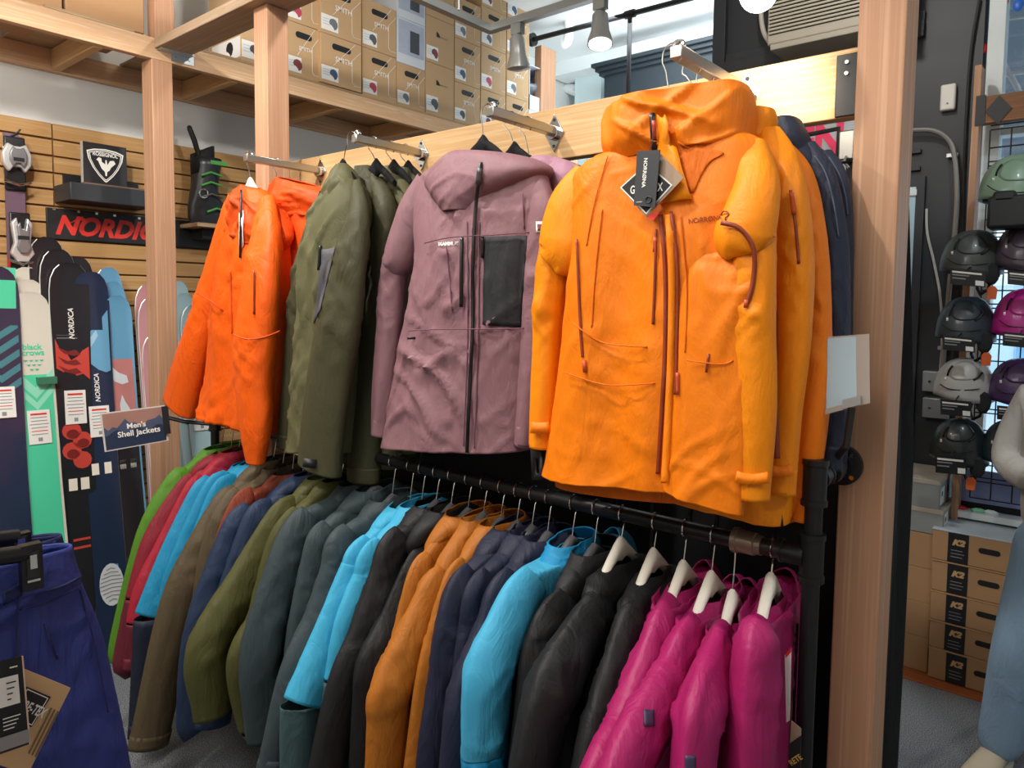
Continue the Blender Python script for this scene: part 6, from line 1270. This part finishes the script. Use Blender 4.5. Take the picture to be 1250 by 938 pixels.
for pts in (((24, 745), (60, 735), (98, 716)), ((98, 720), (116, 790), (132, 870))): ribbon('seam', bv, pts, 1.8, PBD, t, .002)
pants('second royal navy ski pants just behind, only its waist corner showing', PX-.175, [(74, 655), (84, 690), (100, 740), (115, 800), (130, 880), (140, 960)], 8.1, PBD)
# clip hangers
def clip_hanger(lab, X, clip, zbar_px):
    t = thing('clip_hanger', lab, 'hanger', onX(*clip[0], X), 'clip hangers on the foreground rack')
    A0, B0, C0, D0 = [onX(*p, X) for p in clip]; Q = [A0, B0, C0, D0]
    slab('clip', Q, X3, .008, plain('black gloss plastic', '#121214', .3), t); slab('clip_inset', subq(Q, .22, .8, .15, .7, X3, .009), X3, .0015, plain('dark grey plastic', '#2a2a2d', .4), t)
    slab('spring', subq(Q, .34, .66, .2, .5, X3, .012), X3, .002, STEEL, t); slab('clip_bar', subq(Q, .2, .8, .75, .8, X3, .009), X3, .002, STEEL, t)
    z = quadlerp(Q, .5, .2).z; y1 = quadlerp(Q, .5, .2).y
    MB().tube([(X, y1, z), (X, y1-.12, z+.012), (X, y1-.2, z+.035), (X, y1-.28, z+.012), (X, y1-.40, z)], [.012, .013, .015, .013, .012], 10).build('bar', MATS['black gloss plastic'], t)
    MB().rings([[Vector((X+.008*math.cos(q), y1-.4+.016*math.sin(q), z-zz)) for q in [k*PI/6 for k in range(12)]] for zz in (-.01, .05)], True, True, True).build('clip', MATS['black gloss plastic'], t)
    MB().tube([Vector((X, y1-.2, z+.03)), Vector((X, y1-.2, 1.38))]+arc((X, y1-.2+.02, 1.40), .02, PI, .3, Y3, Z3, 8), .002, 6).build('hook', STEEL, t)
    return y1-.2
ry = clip_hanger('black clip hanger with silver spring gripping the foreground pants', PX+.055, [(23, 667), (49, 661), (52, 716), (26, 722)], 680)
clip_hanger('black clip hanger behind, holding the second pants', PX-.09, [(8, 655), (36, 648), (37, 668), (10, 676)], 660)
t = thing('garment_rack', 'chrome garment rack holding the foreground pants, left of the frame', 'clothes rack', (PX, ry+.02, 0))
MB().tube([(PX-.6, ry+.02, 1.378), (PX+.2, ry+.02, 1.378)], .0125, 12).build('rail', STEEL, t)
for x in (PX-.6, PX+.2): MB().tube([(x, ry+.02, 1.378), (x, ry+.02, .03), (x, ry+.02, 0)], [.0125, .0125, .03], 12).build('leg', STEEL, t)
# tags on the pants
t = thing('hang_tag', 'black card tag with white barcode label on the foreground pants', 'tag', onX(18, 920, -1.08))
Q = [onX(*p, -1.085) for p in ((-20, 812), (28, 801), (37, 908), (-12, 925))]; slab('card', Q, X3, .001, plain('black tag', '#1a1a1c', .5), t)
slab('edge', subq(Q, .96, 1.0, 0, 1, X3, .0006), X3, .0009, plain('pink paper', '#d8b9a4', .6), t); mk('footer', subq(Q, 0, .98, .82, .97, X3, .0025), [(0,1,2,3)], plain('grey footer', '#8d8b8b', .6), t)
mk('barcode_label', subq(Q, .3, .82, .18, .5, X3, .0025), [(0,1,2,3)], PAPER, t)
for k in range(4): mk('print_line', subq(Q, .5, .75-.05*k, .24+.06*k, .255+.06*k, X3, .0035), [(0,1,2,3)], INK, t)
for k in range(4): mk('print_line', subq(Q, .35, .8-.06*k, .62+.04*k, .632+.04*k, X3, .003), [(0,1,2,3)], WINK, t)
mk('print_line', subq(Q, .62, .82, .08, .095, X3, .003), [(0,1,2,3)], WINK, t)
t = thing('hang_tag', 'kraft tag with black diamond behind the black tag on the pants', 'tag', onX(40, 938, -1.1))
Q = [onX(*p, -1.105) for p in ((30, 817), (86, 840), (34, 945), (-30, 925))]; slab('card', Q, X3, .001, plain('kraft tag', '#c9a578', .65), t)
Q2 = [onX(*p, -1.103) for p in ((32, 838), (62, 851), (38, 888), (10, 876))]; mk('diamond', [q+X3*.001 for q in Q2], [(0,1,2,3)], INK, t); c = sum(Q2, Vector())/4
loop([(-1, 0), (0, 1), (1, 0), (0, -1)], .9, .84, 'diamond_line', WINK, t, c+X3*.0015, (Q2[2]-Q2[0])/2, (Q2[1]-Q2[3])/2, 1.0)
A = (Q2[1]-Q2[0]).normalized(); text(t, 'GORE-TEX', c+X3*.002, A, X3.cross(A), .05, WINK, bold=.03, hscale=1.6)
for k in range(3): mk('print_line', [onX(*p, -1.103) for p in ((70-k*4, 868-k*2), (72-k*4, 869-k*2), (44-k*4, 925-k*2), (42-k*4, 924-k*2))], [(0,1,2,3)], plain('brown print', '#7d6242', .7), t)
